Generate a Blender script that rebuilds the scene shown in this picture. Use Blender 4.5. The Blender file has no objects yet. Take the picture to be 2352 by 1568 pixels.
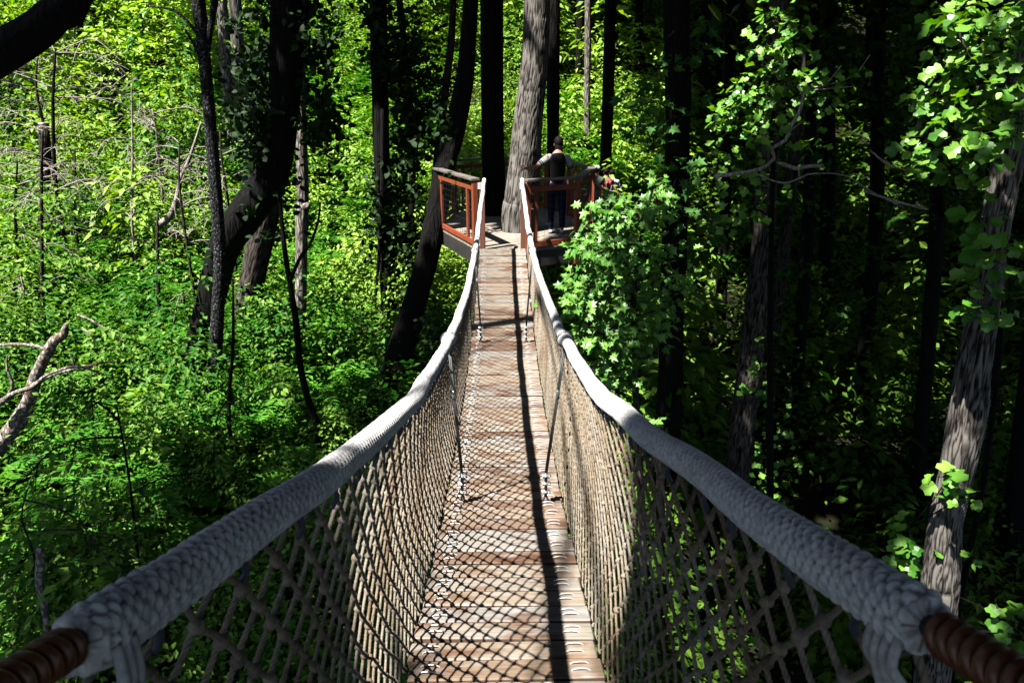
import bpy, math, random
import numpy as np
from mathutils import Vector

# ------------------------------------------------------------------ camera, world, sun, exposure
SC = bpy.context.scene
C = SC.collection
PITCH, YAW, FPX = math.radians(18.5), math.radians(0.74), 700.0
cam = bpy.data.cameras.new("camera")
cam.sensor_width = 36.0
cam.lens = FPX / 1024 * 36
cam.clip_start, cam.clip_end = 0.05, 600
cam.dof.use_dof = True
cam.dof.focus_distance = 6.5
cam.dof.aperture_fstop = 9.0
camo = bpy.data.objects.new("camera", cam)
C.objects.link(camo)
camo.rotation_euler = (math.pi / 2 - PITCH, 0, -YAW)
SC.camera = camo

SUN = np.array([-0.46, -0.37, 1.0]); SUN = SUN / np.linalg.norm(SUN)      # towards the sun
W = bpy.data.worlds.new("World"); SC.world = W; W.use_nodes = True
nt = W.node_tree
sky = nt.nodes.new("ShaderNodeTexSky"); sky.sky_type = 'NISHITA'; sky.sun_disc = False
sky.sun_elevation = math.asin(SUN[2]); sky.sun_rotation = math.atan2(SUN[0], SUN[1]) % (2 * math.pi)
nt.links.new(sky.outputs[0], nt.nodes["Background"].inputs[0])
nt.nodes["Background"].inputs[1].default_value = 0.05
sl = bpy.data.lights.new("sun", 'SUN'); sl.energy = 5.0; sl.angle = math.radians(0.65); sl.color = (1.0, 0.95, 0.87)
so = bpy.data.objects.new("sun", sl); C.objects.link(so)
so.location = (-20, -16, 45)
so.rotation_euler = Vector(SUN).to_track_quat('Z', 'Y').to_euler()
SC.view_settings.view_transform = 'Standard'; SC.view_settings.look = 'None'
SC.view_settings.gamma = 1.0; SC.view_settings.use_curve_mapping = False
SC.view_settings.exposure = 2.25
SC.cycles.max_bounces = 4; SC.cycles.diffuse_bounces = 0; SC.cycles.glossy_bounces = 1
SC.cycles.transmission_bounces = 2; SC.cycles.transparent_max_bounces = 4
SC.cycles.caustics_reflective = False; SC.cycles.caustics_refractive = False
SC.cycles.use_denoising = True

rng = np.random.default_rng(7)
random.seed(7)

# ------------------------------------------------------------------ measuring helpers
_f = np.array([math.sin(YAW) * math.cos(PITCH), math.cos(YAW) * math.cos(PITCH), -math.sin(PITCH)])
_r = np.array([math.cos(YAW), -math.sin(YAW), 0])
_u = np.cross(_r, _f)
def ray(ox, oy):
    """direction of sight for a place measured on a 2352 px wide print of the photograph"""
    px, py = ox / 2.297, oy / 2.297
    return _f + (px - 512) / FPX * _r - (py - 341) / FPX * _u
def onY(ox, oy, Y):
    v = ray(ox, oy); return v * (Y / v[1])
def depY(ox, oy, Y):
    return Y / ray(ox, oy)[1]

# ------------------------------------------------------------------ object helpers
def tag(o, label=None, cat=None, group=None, kind=None):
    if label: o["label"] = label
    if cat: o["category"] = cat
    if group: o["group"] = group
    if kind: o["kind"] = kind
    return o
def thing(name, loc, label, cat, group=None):
    o = bpy.data.objects.new(name, None); C.objects.link(o)
    o.location = [float(v) for v in loc]; o.empty_display_size = 0.3
    return tag(o, label, cat, group)

class MB:
    """collects vertices and faces, then becomes ONE mesh object"""
    def __init__(s): s.V = []; s.F = []; s.n = 0; s.A = []; s.M = []
    def add(s, V, F, tone=None, mi=0):
        V = np.asarray(V, float)
        s.V.append(V)
        Fs = F if isinstance(F, list) else [F]
        for f in Fs:
            f = np.asarray(f, int)
            s.F.append(f + s.n); s.M.append(np.full(len(f), mi, int))
        s.n += len(V)
        s.A.append(np.full(len(V), 0.5) if tone is None else np.broadcast_to(np.asarray(tone, float), (len(V),)))
        return s
    def build(s, name, mats, parent=None, smooth=True, origin=None):
        me = bpy.data.meshes.new(name)
        V = np.concatenate(s.V)
        if origin is None:
            origin = np.array(parent_world(parent)) if parent else np.zeros(3)
        V = V - origin
        me.vertices.add(len(V)); me.vertices.foreach_set("co", V.astype(np.float32).ravel())
        lv = np.concatenate([f.ravel() for f in s.F])
        tot = np.concatenate([np.full(len(f), f.shape[1], int) for f in s.F])
        st = np.concatenate([[0], np.cumsum(tot)[:-1]])
        me.loops.add(len(lv)); me.loops.foreach_set("vertex_index", lv.astype(np.int32))
        me.polygons.add(len(tot)); me.polygons.foreach_set("loop_start", st.astype(np.int32))
        me.polygons.foreach_set("material_index", np.concatenate(s.M).astype(np.int32))
        me.polygons.foreach_set("use_smooth", np.full(len(tot), smooth, bool))
        me.update(calc_edges=True)
        a = me.attributes.new("tone", 'FLOAT', 'POINT'); a.data.foreach_set("value", np.concatenate(s.A).astype(np.float32))
        for m in (mats if isinstance(mats, (list, tuple)) else [mats]): me.materials.append(m)
        o = bpy.data.objects.new(name, me); C.objects.link(o)
        if parent: o.parent = parent
        else: o.location = [float(v) for v in origin]
        return o
def parent_world(p):
    l = Vector((0, 0, 0))
    while p: l += p.location; p = p.parent
    return l

def frames(P):
    P = np.asarray(P, float); n = len(P)
    T = np.gradient(P, axis=0); T /= np.linalg.norm(T, axis=1)[:, None] + 1e-12
    ref = np.array([1.0, 0, 0]) if abs(T[0][0]) < .9 else np.array([0, 1.0, 0])
    N = np.zeros_like(P); N[0] = np.cross(T[0], np.cross(ref, T[0])); N[0] /= np.linalg.norm(N[0])
    for i in range(1, n):
        v = N[i - 1] - T[i] * np.dot(N[i - 1], T[i]); N[i] = v / (np.linalg.norm(v) + 1e-12)
    return T, N, np.cross(T, N)
def tube_vf(P, R, k=8, cap=True, prof=None, phase=None):
    """tube along P; prof(theta, i) scales the radius"""
    P = np.asarray(P, float); n = len(P); R = np.broadcast_to(np.asarray(R, float), (n,))
    T, N, B = frames(P)
    th = np.arange(k) / k * 2 * np.pi
    rad = R[:, None] * np.ones(k)[None]
    if prof is not None: rad = rad * prof
    V = P[:, None] + rad[..., None] * (np.cos(th)[None, :, None] * N[:, None] + np.sin(th)[None, :, None] * B[:, None])
    V = V.reshape(-1, 3)
    i = np.arange(n - 1)[:, None] * k; j = np.arange(k)[None]; j2 = (j + 1) % k
    F = [np.stack([i + j, i + j2, i + k + j2, i + k + j], -1).reshape(-1, 4)]
    if cap:
        V = np.concatenate([V, P[:1], P[-1:]]); a, b = n * k, n * k + 1
        jj = np.arange(k); jn = (jj + 1) % k
        F.append(np.stack([np.full(k, a), jn, jj], -1)); F.append(np.stack([np.full(k, b), (n - 1) * k + jj, (n - 1) * k + jn], -1))
    return V, F
def box_vf(c, half, ax=None, bev=0.0):
    c = np.asarray(c, float); h = np.asarray(half, float)
    ax = np.eye(3) if ax is None else np.asarray(ax, float)
    if bev <= 0:
        s = np.array([[x, y, z] for z in (-1, 1) for y in (-1, 1) for x in (-1, 1)], float) * h
        F = [np.array([[0, 2, 3, 1], [4, 5, 7, 6], [0, 1, 5, 4], [2, 6, 7, 3], [0, 4, 6, 2], [1, 3, 7, 5]])]
        return c + s @ ax, F
    b = min(bev, *(h * .49))
    prof = np.array([(-h[1] + b, -h[2]), (h[1] - b, -h[2]), (h[1], -h[2] + b), (h[1], h[2] - b), (h[1] - b, h[2]), (-h[1] + b, h[2]), (-h[1], h[2] - b), (-h[1], -h[2] + b)])
    rings = []
    for x, sc in ((-h[0], b), (-h[0] + b, 0), (h[0] - b, 0), (h[0], b)):
        q = prof - np.sign(prof) * sc
        rings.append(np.concatenate([np.full((8, 1), x), q], 1))
    V = np.concatenate(rings)
    F = []
    for r in range(3):
        for j in range(8):
            F.append([r * 8 + j, r * 8 + (j + 1) % 8, (r + 1) * 8 + (j + 1) % 8, (r + 1) * 8 + j])
    caps = [np.array([[0, 7, 6, 5, 4, 3, 2, 1]]), np.array([[24, 25, 26, 27, 28, 29, 30, 31]])]
    return c + V @ ax, [np.array(F)[:, ::-1]] + [q[:, ::-1] for q in caps]
def beam_vf(a, b, w, h, up=(0, 0, 1), bev=.004):
    """squared timber from a to b, w wide, h high"""
    a, b = np.asarray(a, float), np.asarray(b, float)
    x = b - a; L = np.linalg.norm(x); x = x / L
    y = np.cross(np.asarray(up, float), x)
    if np.linalg.norm(y) < 1e-6: y = np.array([0, 1.0, 0])
    y /= np.linalg.norm(y); z = np.cross(x, y)
    return box_vf((a + b) / 2, (L / 2, w / 2, h / 2), np.array([x, y, z]), bev)
def resample(P, step):
    P = np.asarray(P, float); d = np.r_[0, np.cumsum(np.linalg.norm(np.diff(P, axis=0), axis=1))]
    n = max(3, int(d[-1] / step) + 1); t = np.linspace(0, d[-1], n)
    return np.stack([np.interp(t, d, P[:, k]) for k in range(3)], 1), t, d
def smooth_path(P, R=None, step=.15):
    """Catmull-Rom through P"""
    P = np.asarray(P, float); n = len(P)
    if R is None: R = np.ones(n)
    Q = np.c_[P, R]
    if n == 2: 
        L = np.linalg.norm(P[1] - P[0]); k = max(2, int(L / step)); t = np.linspace(0, 1, k + 1)[:, None]
        S = Q[0] * (1 - t) + Q[1] * t; return S[:, :3], S[:, 3]
    E = np.vstack([2 * Q[0] - Q[1], Q, 2 * Q[-1] - Q[-2]]); out = []
    for i in range(n - 1):
        p0, p1, p2, p3 = E[i:i + 4]; k = max(2, int(np.linalg.norm(P[i + 1] - P[i]) / step))
        t = (np.arange(k) / k)[:, None]
        out.append(.5 * (2 * p1 + (p2 - p0) * t + (2 * p0 - 5 * p1 + 4 * p2 - p3) * t ** 2 + (3 * p1 - p0 - 3 * p2 + p3) * t ** 3))
    out.append(Q[-1:]); S = np.vstack(out); return S[:, :3], np.maximum(S[:, 3], 1e-4)
def vnoise(x, y, seed=0):
    """smooth value noise in the plane, 0..1"""
    x = np.asarray(x, float); y = np.asarray(y, float)
    xi, yi = np.floor(x).astype(int), np.floor(y).astype(int); fx, fy = x - xi, y - yi
    fx, fy = fx * fx * (3 - 2 * fx), fy * fy * (3 - 2 * fy)
    def h(a, b):
        n = (a * 374761393 + b * 668265263 + seed * 982451653) & 0x7fffffff
        n = ((n ^ (n >> 13)) * 1274126177) & 0x7fffffff
        return ((n ^ (n >> 16)) & 0xffff) / 65535.0
    return (h(xi, yi) * (1 - fx) + h(xi + 1, yi) * fx) * (1 - fy) + (h(xi, yi + 1) * (1 - fx) + h(xi + 1, yi + 1) * fx) * fy

# ------------------------------------------------------------------ materials
def newmat(name):
    m = bpy.data.materials.new(name); m.use_nodes = True
    return m, m.node_tree, m.node_tree.nodes["Principled BSDF"]
def N(t, kind, **kw):
    n = t.nodes.new("ShaderNode" + kind)
    for k, v in kw.items():
        if k in ("operation", "blend_type", "data_type", "noise_dimensions", "feature", "attribute_name", "bands_direction", "wave_type", "musgrave_type", "distance"): setattr(n, k, v)
        else: n.inputs[k].default_value = v
    return n
def ramp(t, stops):
    n = t.nodes.new("ShaderNodeValToRGB"); e = n.color_ramp.elements
    while len(e) < len(stops): e.new(0.5)
    for q, (p, c) in zip(e, stops): q.position = p; q.color = (*c, 1)
    return n
def mapped(t, scale, coord="Object"):
    tc = t.nodes.new("ShaderNodeTexCoord"); mp = t.nodes.new("ShaderNodeMapping"); mp.inputs["Scale"].default_value = scale
    t.links.new(tc.outputs[coord], mp.inputs[0]); return mp
def worldpos(t, scale):
    g = t.nodes.new("ShaderNodeNewGeometry"); mp = t.nodes.new("ShaderNodeMapping"); mp.inputs["Scale"].default_value = scale
    t.links.new(g.outputs["Position"], mp.inputs[0]); return mp
def bump(t, b, h, strength, dist=.02):
    n = N(t, "Bump", Strength=strength, Distance=dist); t.links.new(h, n.inputs["Height"]); t.links.new(n.outputs[0], b.inputs["Normal"]); return n

def leaf_mat(name, dark, light, trans=.35, rough=.42, spec=.5, tcol=None):
    m, t, b = newmat(name)
    a = N(t, "Attribute", attribute_name="tone")
    mid = tuple(d * .55 + l * .45 if False else (d + l) / 2 for d, l in zip(dark, light))
    r = ramp(t, [(0.0, dark), (.55, mid), (1.0, light)])
    t.links.new(a.outputs["Fac"], r.inputs[0]); t.links.new(r.outputs[0], b.inputs["Base Color"])
    b.inputs["Roughness"].default_value = rough; b.inputs["Specular IOR Level"].default_value = spec
    tr = t.nodes.new("ShaderNodeBsdfTranslucent")
    hs = N(t, "HueSaturation", Hue=.495, Saturation=1.15, Value=1.25); t.links.new(r.outputs[0], hs.inputs["Color"]); t.links.new(hs.outputs[0], tr.inputs[0])
    mx = t.nodes.new("ShaderNodeMixShader"); mx.inputs[0].default_value = trans
    t.links.new(b.outputs[0], mx.inputs[1]); t.links.new(tr.outputs[0], mx.inputs[2])
    t.links.new(mx.outputs[0], t.nodes["Material Output"].inputs[0])
    return m
M = {}
M["under"] = leaf_mat("undergrowth_leaf", (.010, .085, .002), (.27, .44, .065), .38, .55, .2)
M["frond"] = leaf_mat("frond_leaf", (.012, .100, .004), (.075, .24, .016), .40, .6, .15)
M["maple"] = leaf_mat("maple_leaf", (.035, .140, .015), (.150, .31, .055), .34, .42, .45)
M["tulip"] = leaf_mat("tulip_leaf", (.030, .130, .010), (.165, .33, .045), .36, .42, .4)
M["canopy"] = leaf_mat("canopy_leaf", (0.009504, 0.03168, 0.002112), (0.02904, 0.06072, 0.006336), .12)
M["wood"] = leaf_mat("shaded_floor_leaf", (0.00595, 0.03825, 0.0017), (0.1105, 0.204, 0.02125), .34, .6, .12)  # darker copy of undergrowth_leaf: the wood's shade is put into the colour
M["shade"] = leaf_mat("shade_leaf", (0.0036, 0.027, 0.0012), (0.027, 0.084, 0.006), .3, .6, .15)  # dim leaves: deep shade is put into their colour
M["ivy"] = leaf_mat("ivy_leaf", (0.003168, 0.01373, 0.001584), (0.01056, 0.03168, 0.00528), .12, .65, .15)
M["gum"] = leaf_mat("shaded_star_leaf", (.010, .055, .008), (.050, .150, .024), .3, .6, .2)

def bark_mat(name, furrow, ridge, sc=10.0, stretch=.16, bstr=.9, patch=None, pscale=6.0, pth=.55):
    m, t, b = newmat(name)
    mp = mapped(t, (sc, sc, sc * stretch))
    n1 = N(t, "TexNoise", Scale=1.6, Detail=6.0, Roughness=.62, Distortion=.35); t.links.new(mp.outputs[0], n1.inputs["Vector"])
    v = N(t, "TexVoronoi", Scale=1.35, feature='DISTANCE_TO_EDGE')
    mx = N(t, "VectorMath", operation='MULTIPLY_ADD'); mx.inputs[1].default_value = (.55, .55, .55)
    t.links.new(n1.outputs["Color"], mx.inputs[0]); t.links.new(mp.outputs[0], mx.inputs[2]); t.links.new(mx.outputs[0], v.inputs["Vector"])
    r0 = ramp(t, [(.0, (0, 0, 0)), (.30, (1, 1, 1))]); t.links.new(v.outputs["Distance"], r0.inputs[0])
    mul = N(t, "Math", operation='MULTIPLY'); t.links.new(r0.outputs[0], mul.inputs[0]); t.links.new(n1.outputs[0], mul.inputs[1])
    col = ramp(t, [(.05, furrow), (.55, ridge)]); t.links.new(mul.outputs[0], col.inputs[0])
    out = col.outputs[0]
    if patch:
        mp2 = mapped(t, (pscale, pscale, pscale * .8)); n2 = N(t, "TexNoise", Scale=1.0, Detail=4.0, Roughness=.7); t.links.new(mp2.outputs[0], n2.inputs["Vector"])
        r2 = ramp(t, [(pth, (0, 0, 0)), (pth + .08, (1, 1, 1))]); t.links.new(n2.outputs[0], r2.inputs[0])
        mc = N(t, "Mix", data_type='RGBA'); t.links.new(r2.outputs[0], mc.inputs[0]); t.links.new(out, mc.inputs[6]); mc.inputs[7].default_value = (*patch, 1); out = mc.outputs[2]
    t.links.new(out, b.inputs["Base Color"]); b.inputs["Roughness"].default_value = .95; b.inputs["Specular IOR Level"].default_value = .15
    bump(t, b, mul.outputs[0], bstr, .05)
    return m
M["bark_dark"] = bark_mat("shade_darkened_bark", (0.0005702, 0.0004752, 0.0004277), (0.003089, 0.002614, 0.002138), 9, .14)  # near-black: canopy shade on the trunks is put into the bark colour
M["bark_grey"] = bark_mat("grey_furrowed_bark", (0.00792, 0.00594, 0.00462), (0.3432, 0.3168, 0.2838), 20, .085, 1.0)
M["bark_pale"] = bark_mat("pale_bark", (0.0396, 0.033, 0.02772), (0.264, 0.2442, 0.2178), 11, .22, .7, (0.1056, 0.099, 0.0858), 3, .52)
M["bark_brown"] = bark_mat("brown_bark", (0.008554, 0.006653, 0.005227), (0.06178, 0.05227, 0.04277), 11, .14, .9)
M["bark_lichen"] = bark_mat("lichen_bark", (0.00396, 0.00396, 0.00396), (0.0198, 0.02112, 0.0231), 14, .5, .8, (0.1584, 0.1716, 0.1848), 30, .57)
M["dead_wood"] = bark_mat("dead_wood", (0.066, 0.0528, 0.0429), (0.3036, 0.2838, 0.2574), 12, .5, .4, (0.0858, 0.0396, 0.0165), 5, .58)
M["twig"] = bark_mat("dead_twig", (0.132, 0.1122, 0.0957), (0.3168, 0.297, 0.2706), 20, .2, .3)
M["twig_brown"] = bark_mat("brown_stem", (.012, .010, .008), (.06, .05, .04), 16, .2, .5)
M["cut_wood"] = newmat("cut_wood")[0]; M["cut_wood"].node_tree.nodes["Principled BSDF"].inputs["Base Color"].default_value = (.75, .70, .60, 1)

def furrow_mat(name, furrow, mid, ridge):
    m, t, b = newmat(name); a = N(t, "Attribute", attribute_name="tone"); mp = mapped(t, (28, 28, 9)); n = N(t, "TexNoise", Scale=1.0, Detail=5.0, Roughness=.65); t.links.new(mp.outputs[0], n.inputs["Vector"])
    mx = N(t, "Math", operation='MULTIPLY_ADD'); t.links.new(n.outputs[0], mx.inputs[0]); mx.inputs[1].default_value = .7; ad = N(t, "Math", operation='ADD'); ad.inputs[1].default_value = -.35; t.links.new(a.outputs["Fac"], ad.inputs[0]); t.links.new(ad.outputs[0], mx.inputs[2])
    r = ramp(t, [(.12, furrow), (.5, mid), (.95, ridge)]); t.links.new(mx.outputs[0], r.inputs[0]); t.links.new(r.outputs[0], b.inputs["Base Color"]); b.inputs["Roughness"].default_value = .95; b.inputs["Specular IOR Level"].default_value = .1
    bump(t, b, n.outputs[0], .5, .01); return m
M["bark_grey"] = furrow_mat("grey_furrowed_bark", (.004, .0035, .003), (.052, .047, .042), (.125, .116, .105))
M["bark_brown"] = furrow_mat("brown_furrowed_bark", (.003, .0025, .002), (.022, .019, .016), (.055, .049, .042))
def ground_mat():
    m, t, b = newmat("forest_floor")
    mp = worldpos(t, (1, 1, 1)); n = N(t, "TexNoise", Scale=1.3, Detail=9.0, Roughness=.7); t.links.new(mp.outputs[0], n.inputs["Vector"])
    r = ramp(t, [(.3, (.004, .0045, .002)), (.55, (.009, .010, .004)), (.78, (.03, .023, .012))]); t.links.new(n.outputs[0], r.inputs[0])
    t.links.new(r.outputs[0], b.inputs["Base Color"]); b.inputs["Roughness"].default_value = 1; b.inputs["Specular IOR Level"].default_value = .1
    bump(t, b, n.outputs[0], .8, .15); return m
M["ground"] = ground_mat()

def plank_mat():
    m, t, b = newmat("weathered_cedar")
    oi = t.nodes.new("ShaderNodeObjectInfo")
    mp = worldpos(t, (2.2, 60, 60)); off = N(t, "VectorMath", operation='ADD'); sc = N(t, "Math", operation='MULTIPLY'); sc.inputs[1].default_value = 57.0
    cb = t.nodes.new("ShaderNodeCombineXYZ"); t.links.new(oi.outputs["Random"], sc.inputs[0]); t.links.new(sc.outputs[0], cb.inputs[0]); t.links.new(sc.outputs[0], cb.inputs[2])
    t.links.new(mp.outputs[0], off.inputs[0]); t.links.new(cb.outputs[0], off.inputs[1])
    g = N(t, "TexNoise", Scale=1.7, Detail=7.0, Roughness=.62, Distortion=1.1); t.links.new(off.outputs[0], g.inputs["Vector"])
    base = ramp(t, [(0, (0.1478, 0.139, 0.1285)), (.25, (0.1584, 0.1364, 0.1091)), (.5, (0.1637, 0.132, 0.1012)), (.72, (0.1408, 0.1038, 0.07392)), (.86, (0.08624, 0.05104, 0.03344)), (1, (0.176, 0.1654, 0.1514))])
    t.links.new(oi.outputs["Random"], base.inputs[0])
    grain = ramp(t, [(.25, (.42, .40, .38)), (.5, (1, 1, 1)), (.8, (1.25, 1.22, 1.2))]); t.links.new(g.outputs[0], grain.inputs[0])
    mu = N(t, "Mix", data_type='RGBA', blend_type='MULTIPLY'); mu.inputs[0].default_value = 1; t.links.new(base.outputs[0], mu.inputs[6]); t.links.new(grain.outputs[0], mu.inputs[7])
    # silvery weathering and rust-brown stains, each plank its own
    mp2 = worldpos(t, (4.2, 9.0, 1)); off2 = N(t, "VectorMath", operation='ADD'); t.links.new(mp2.outputs[0], off2.inputs[0]); t.links.new(cb.outputs[0], off2.inputs[1])
    n2 = N(t, "TexNoise", Scale=1.0, Detail=3.0, Roughness=.5); t.links.new(off2.outputs[0], n2.inputs["Vector"])
    r2 = ramp(t, [(.50, (0, 0, 0)), (.66, (1, 1, 1))]); t.links.new(n2.outputs[0], r2.inputs[0])
    m1 = N(t, "Mix", data_type='RGBA', blend_type='MULTIPLY'); t.links.new(r2.outputs[0], m1.inputs[0]); t.links.new(mu.outputs[2], m1.inputs[6]); m1.inputs[7].default_value = (.55, .36, .26, 1)
    n3 = N(t, "TexNoise", Scale=1.3, Detail=3.0); o3 = N(t, "VectorMath", operation='ADD'); o3.inputs[1].default_value = (9, 31, 4); t.links.new(off2.outputs[0], o3.inputs[0]); t.links.new(o3.outputs[0], n3.inputs["Vector"])
    r3 = ramp(t, [(.54, (0, 0, 0)), (.72, (.8, .8, .8))]); t.links.new(n3.outputs[0], r3.inputs[0])
    m2 = N(t, "Mix", data_type='RGBA'); t.links.new(r3.outputs[0], m2.inputs[0]); t.links.new(m1.outputs[2], m2.inputs[6]); m2.inputs[7].default_value = (.20, .195, .19, 1)
    t.links.new(m2.outputs[2], b.inputs["Base Color"]); b.inputs["Roughness"].default_value = .8; b.inputs["Specular IOR Level"].default_value = .25
    bump(t, b, g.outputs[0], .35, .006); return m
M["plank"] = plank_mat()
M["plank_edge"] = None

def wood_mat(name, c1, c2, scale=(3, 3, 30), rough=.65):
    m, t, b = newmat(name)
    mp = worldpos(t, scale); g = N(t, "TexNoise", Scale=1.0, Detail=6.0, Roughness=.6, Distortion=.6); t.links.new(mp.outputs[0], g.inputs["Vector"])
    r = ramp(t, [(.3, c1), (.7, c2)]); t.links.new(g.outputs[0], r.inputs[0]); t.links.new(r.outputs[0], b.inputs["Base Color"])
    b.inputs["Roughness"].default_value = rough; bump(t, b, g.outputs[0], .2, .005); return m
M["plank_edge"] = wood_mat("grimy_plank_edge", (.030, .018, .012), (.075, .040, .024), (4, 20, 20), .9)
M["redwood"] = wood_mat("stained_redwood", (0.1063, 0.01688, 0.00375), (0.1875, 0.0375, 0.0075), (22.5, 22.5, 2.5))
M["post"] = wood_mat("brown_post", (0.06521, 0.02257, 0.01254), (0.1104, 0.04013, 0.02257), (9.029, 9.029, 1.003))
M["cap"] = wood_mat("grey_cap_board", (0.05016, 0.04264, 0.03762), (0.1204, 0.1053, 0.0953), (3.01, 3.01, 10.03))
M["deckboard"] = wood_mat("grey_deck_board", (0.1304, 0.1104, 0.09029), (0.2107, 0.1806, 0.1505), (4.514, 1.505, 1.505), .85)
M["fascia"] = wood_mat("dark_beam", (0.007603, 0.006653, 0.006178), (0.01663, 0.01426, 0.01283), (2.851, 2.851, 9.504))

def rope_mat(name, stops, scale, fine=90.0, rough=.95):
    m, t, b = newmat(name)
    mp = worldpos(t, scale); n = N(t, "TexNoise", Scale=1.0, Detail=4.0, Roughness=.6); t.links.new(mp.outputs[0], n.inputs["Vector"])
    r = ramp(t, stops); t.links.new(n.outputs[0], r.inputs[0])
    mp2 = worldpos(t, (fine,) * 3); n2 = N(t, "TexNoise", Scale=1.0, Detail=3.0); t.links.new(mp2.outputs[0], n2.inputs["Vector"])
    r2 = ramp(t, [(.25, (.55, .55, .55)), (.7, (1.1, 1.1, 1.1))]); t.links.new(n2.outputs[0], r2.inputs[0])
    mu = N(t, "Mix", data_type='RGBA', blend_type='MULTIPLY'); mu.inputs[0].default_value = 1; t.links.new(r.outputs[0], mu.inputs[6]); t.links.new(r2.outputs[0], mu.inputs[7])
    at = N(t, "Attribute", attribute_name="tone"); rg = ramp(t, [(.12, (.16, .14, .13)), (.62, (1, 1, 1)), (1, (1.12, 1.12, 1.12))]); t.links.new(at.outputs["Fac"], rg.inputs[0])  # darkens grooves between strands: crevice shade put into the colour by tone
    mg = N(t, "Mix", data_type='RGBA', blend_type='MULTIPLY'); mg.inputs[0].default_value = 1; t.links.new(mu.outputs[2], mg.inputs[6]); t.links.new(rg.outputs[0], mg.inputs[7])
    t.links.new(mg.outputs[2], b.inputs["Base Color"]); b.inputs["Roughness"].default_value = rough; b.inputs["Specular IOR Level"].default_value = .15
    bump(t, b, n2.outputs[0], .3, .003); return m
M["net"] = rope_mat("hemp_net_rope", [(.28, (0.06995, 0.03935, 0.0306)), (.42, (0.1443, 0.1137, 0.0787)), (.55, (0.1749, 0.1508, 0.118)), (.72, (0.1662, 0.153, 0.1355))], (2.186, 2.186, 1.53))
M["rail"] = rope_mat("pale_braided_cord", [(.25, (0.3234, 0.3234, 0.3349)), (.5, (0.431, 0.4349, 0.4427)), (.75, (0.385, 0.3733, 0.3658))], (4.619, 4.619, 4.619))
def plain(name, col, rough=.5, metal=0.0, spec=.5):
    m, t, b = newmat(name)
    mp = mapped(t, (30, 30, 30)); n = N(t, "TexNoise", Scale=1.0, Detail=4.0); t.links.new(mp.outputs[0], n.inputs["Vector"])
    r = ramp(t, [(.3, tuple(c * .75 for c in col)), (.7, tuple(min(1, c * 1.15) for c in col))]); t.links.new(n.outputs[0], r.inputs[0]); t.links.new(r.outputs[0], b.inputs["Base Color"])
    b.inputs["Roughness"].default_value = rough; b.inputs["Metallic"].default_value = metal; b.inputs["Specular IOR Level"].default_value = spec; return m
M["staple"] = plain("bright_staple_wire", (0.495, 0.4884, 0.4752), .35, .4)
M["cable"] = plain("dark_steel_cable", (.07, .075, .08), .5, .6)
M["clip"] = plain("galvanised_clip", (0.2376, 0.2442, 0.2508), .45, .7)
M["coil"] = plain("brown_coil_wire", (.085, .026, .010), .42, .15)
M["blackwire"] = plain("black_core", (.012, .013, .016), .4)
M["blue_tie"] = plain("faded_blue_tie", (.03, .036, .055), .8)
M["skin"] = plain("skin", (0.2376, 0.1188, 0.08078), .5)
M["hair_dark"] = plain("dark_hair", (.004, .003, .003), .7, 0, .08)
M["shirt_black"] = plain("black_cotton", (.004, .004, .0045), .9, 0, .08)
M["shirt_grey"] = plain("pale_grey_cotton", (0.1996, 0.2138, 0.2281), .9)
M["jeans"] = plain("blue_denim", (.005, .009, .028), .9, 0, .08)
M["dark_trousers"] = plain("dark_trousers", (.02, .02, .022), .9, 0, .08)
M["shoe"] = plain("trainer", (.55, .55, .58), .7)
M["shirt_olive"] = plain("olive_grey_cotton", (0.0792, 0.0858, 0.066), .95)
M["shirt_pink"] = plain("pink_cotton", (0.363, 0.0396, 0.0792), .9)
M["shirt_blue"] = plain("pale_blue_cotton", (0.2244, 0.2772, 0.363), .9)
M["cap_cloth"] = plain("pale_cap_cloth", (0.363, 0.3432, 0.3168), .9)
M["line"] = plain("yellow_line", (.45, .38, .08), .6)
M["orange_leaf"] = leaf_mat("orange_leaf", (.55, .12, .02), (.70, .20, .04), .3)

# ------------------------------------------------------------------ leaves
def tpl(outline, center, fold=.10, droop=.12):
    o = np.array(outline, float); pts = np.vstack([[center], o])
    z = np.abs(pts[:, 1]) * fold - droop * pts[:, 0] ** 2
    V = np.c_[pts, z]; n = len(o)
    F = np.array([[0, 1 + i, 1 + (i + 1) % n] for i in range(n)])
    return V, F
KITE = (np.array([[0, 0, 0], [.42, .27, .05], [1, 0, -.12], [.42, -.27, .05]]), np.array([[0, 2, 1], [0, 3, 2]]))
SLIM = (np.array([[0, 0, 0], [.4, .16, .03], [1, 0, -.10], [.4, -.16, .03]]), np.array([[0, 2, 1], [0, 3, 2]]))
def sym(half): return half + [(x, -y) for x, y in half[::-1] if y > 1e-6]
OVAL = tpl(sym([(0, 0), (.18, .24), (.45, .33), (.75, .22), (1, 0)]), (.45, 0), .14, .14)
STAR = tpl(sym([(0, 0), (-.12, .30), (.14, .22), (.10, .56), (.36, .30), (.62, .50), (.60, .20), (1, 0)]), (.30, 0), .22, .30)
TULIP = tpl(sym([(0, 0), (.02, .30), (.22, .50), (.42, .30), (.66, .46), (.92, .30), (.84, 0)]), (.42, 0), .24, .30)
BLOB = tpl(sym([(0, 0), (.15, .36), (.5, .45), (.8, .34), (1, 0)]), (.5, 0), .15, .1)

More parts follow.
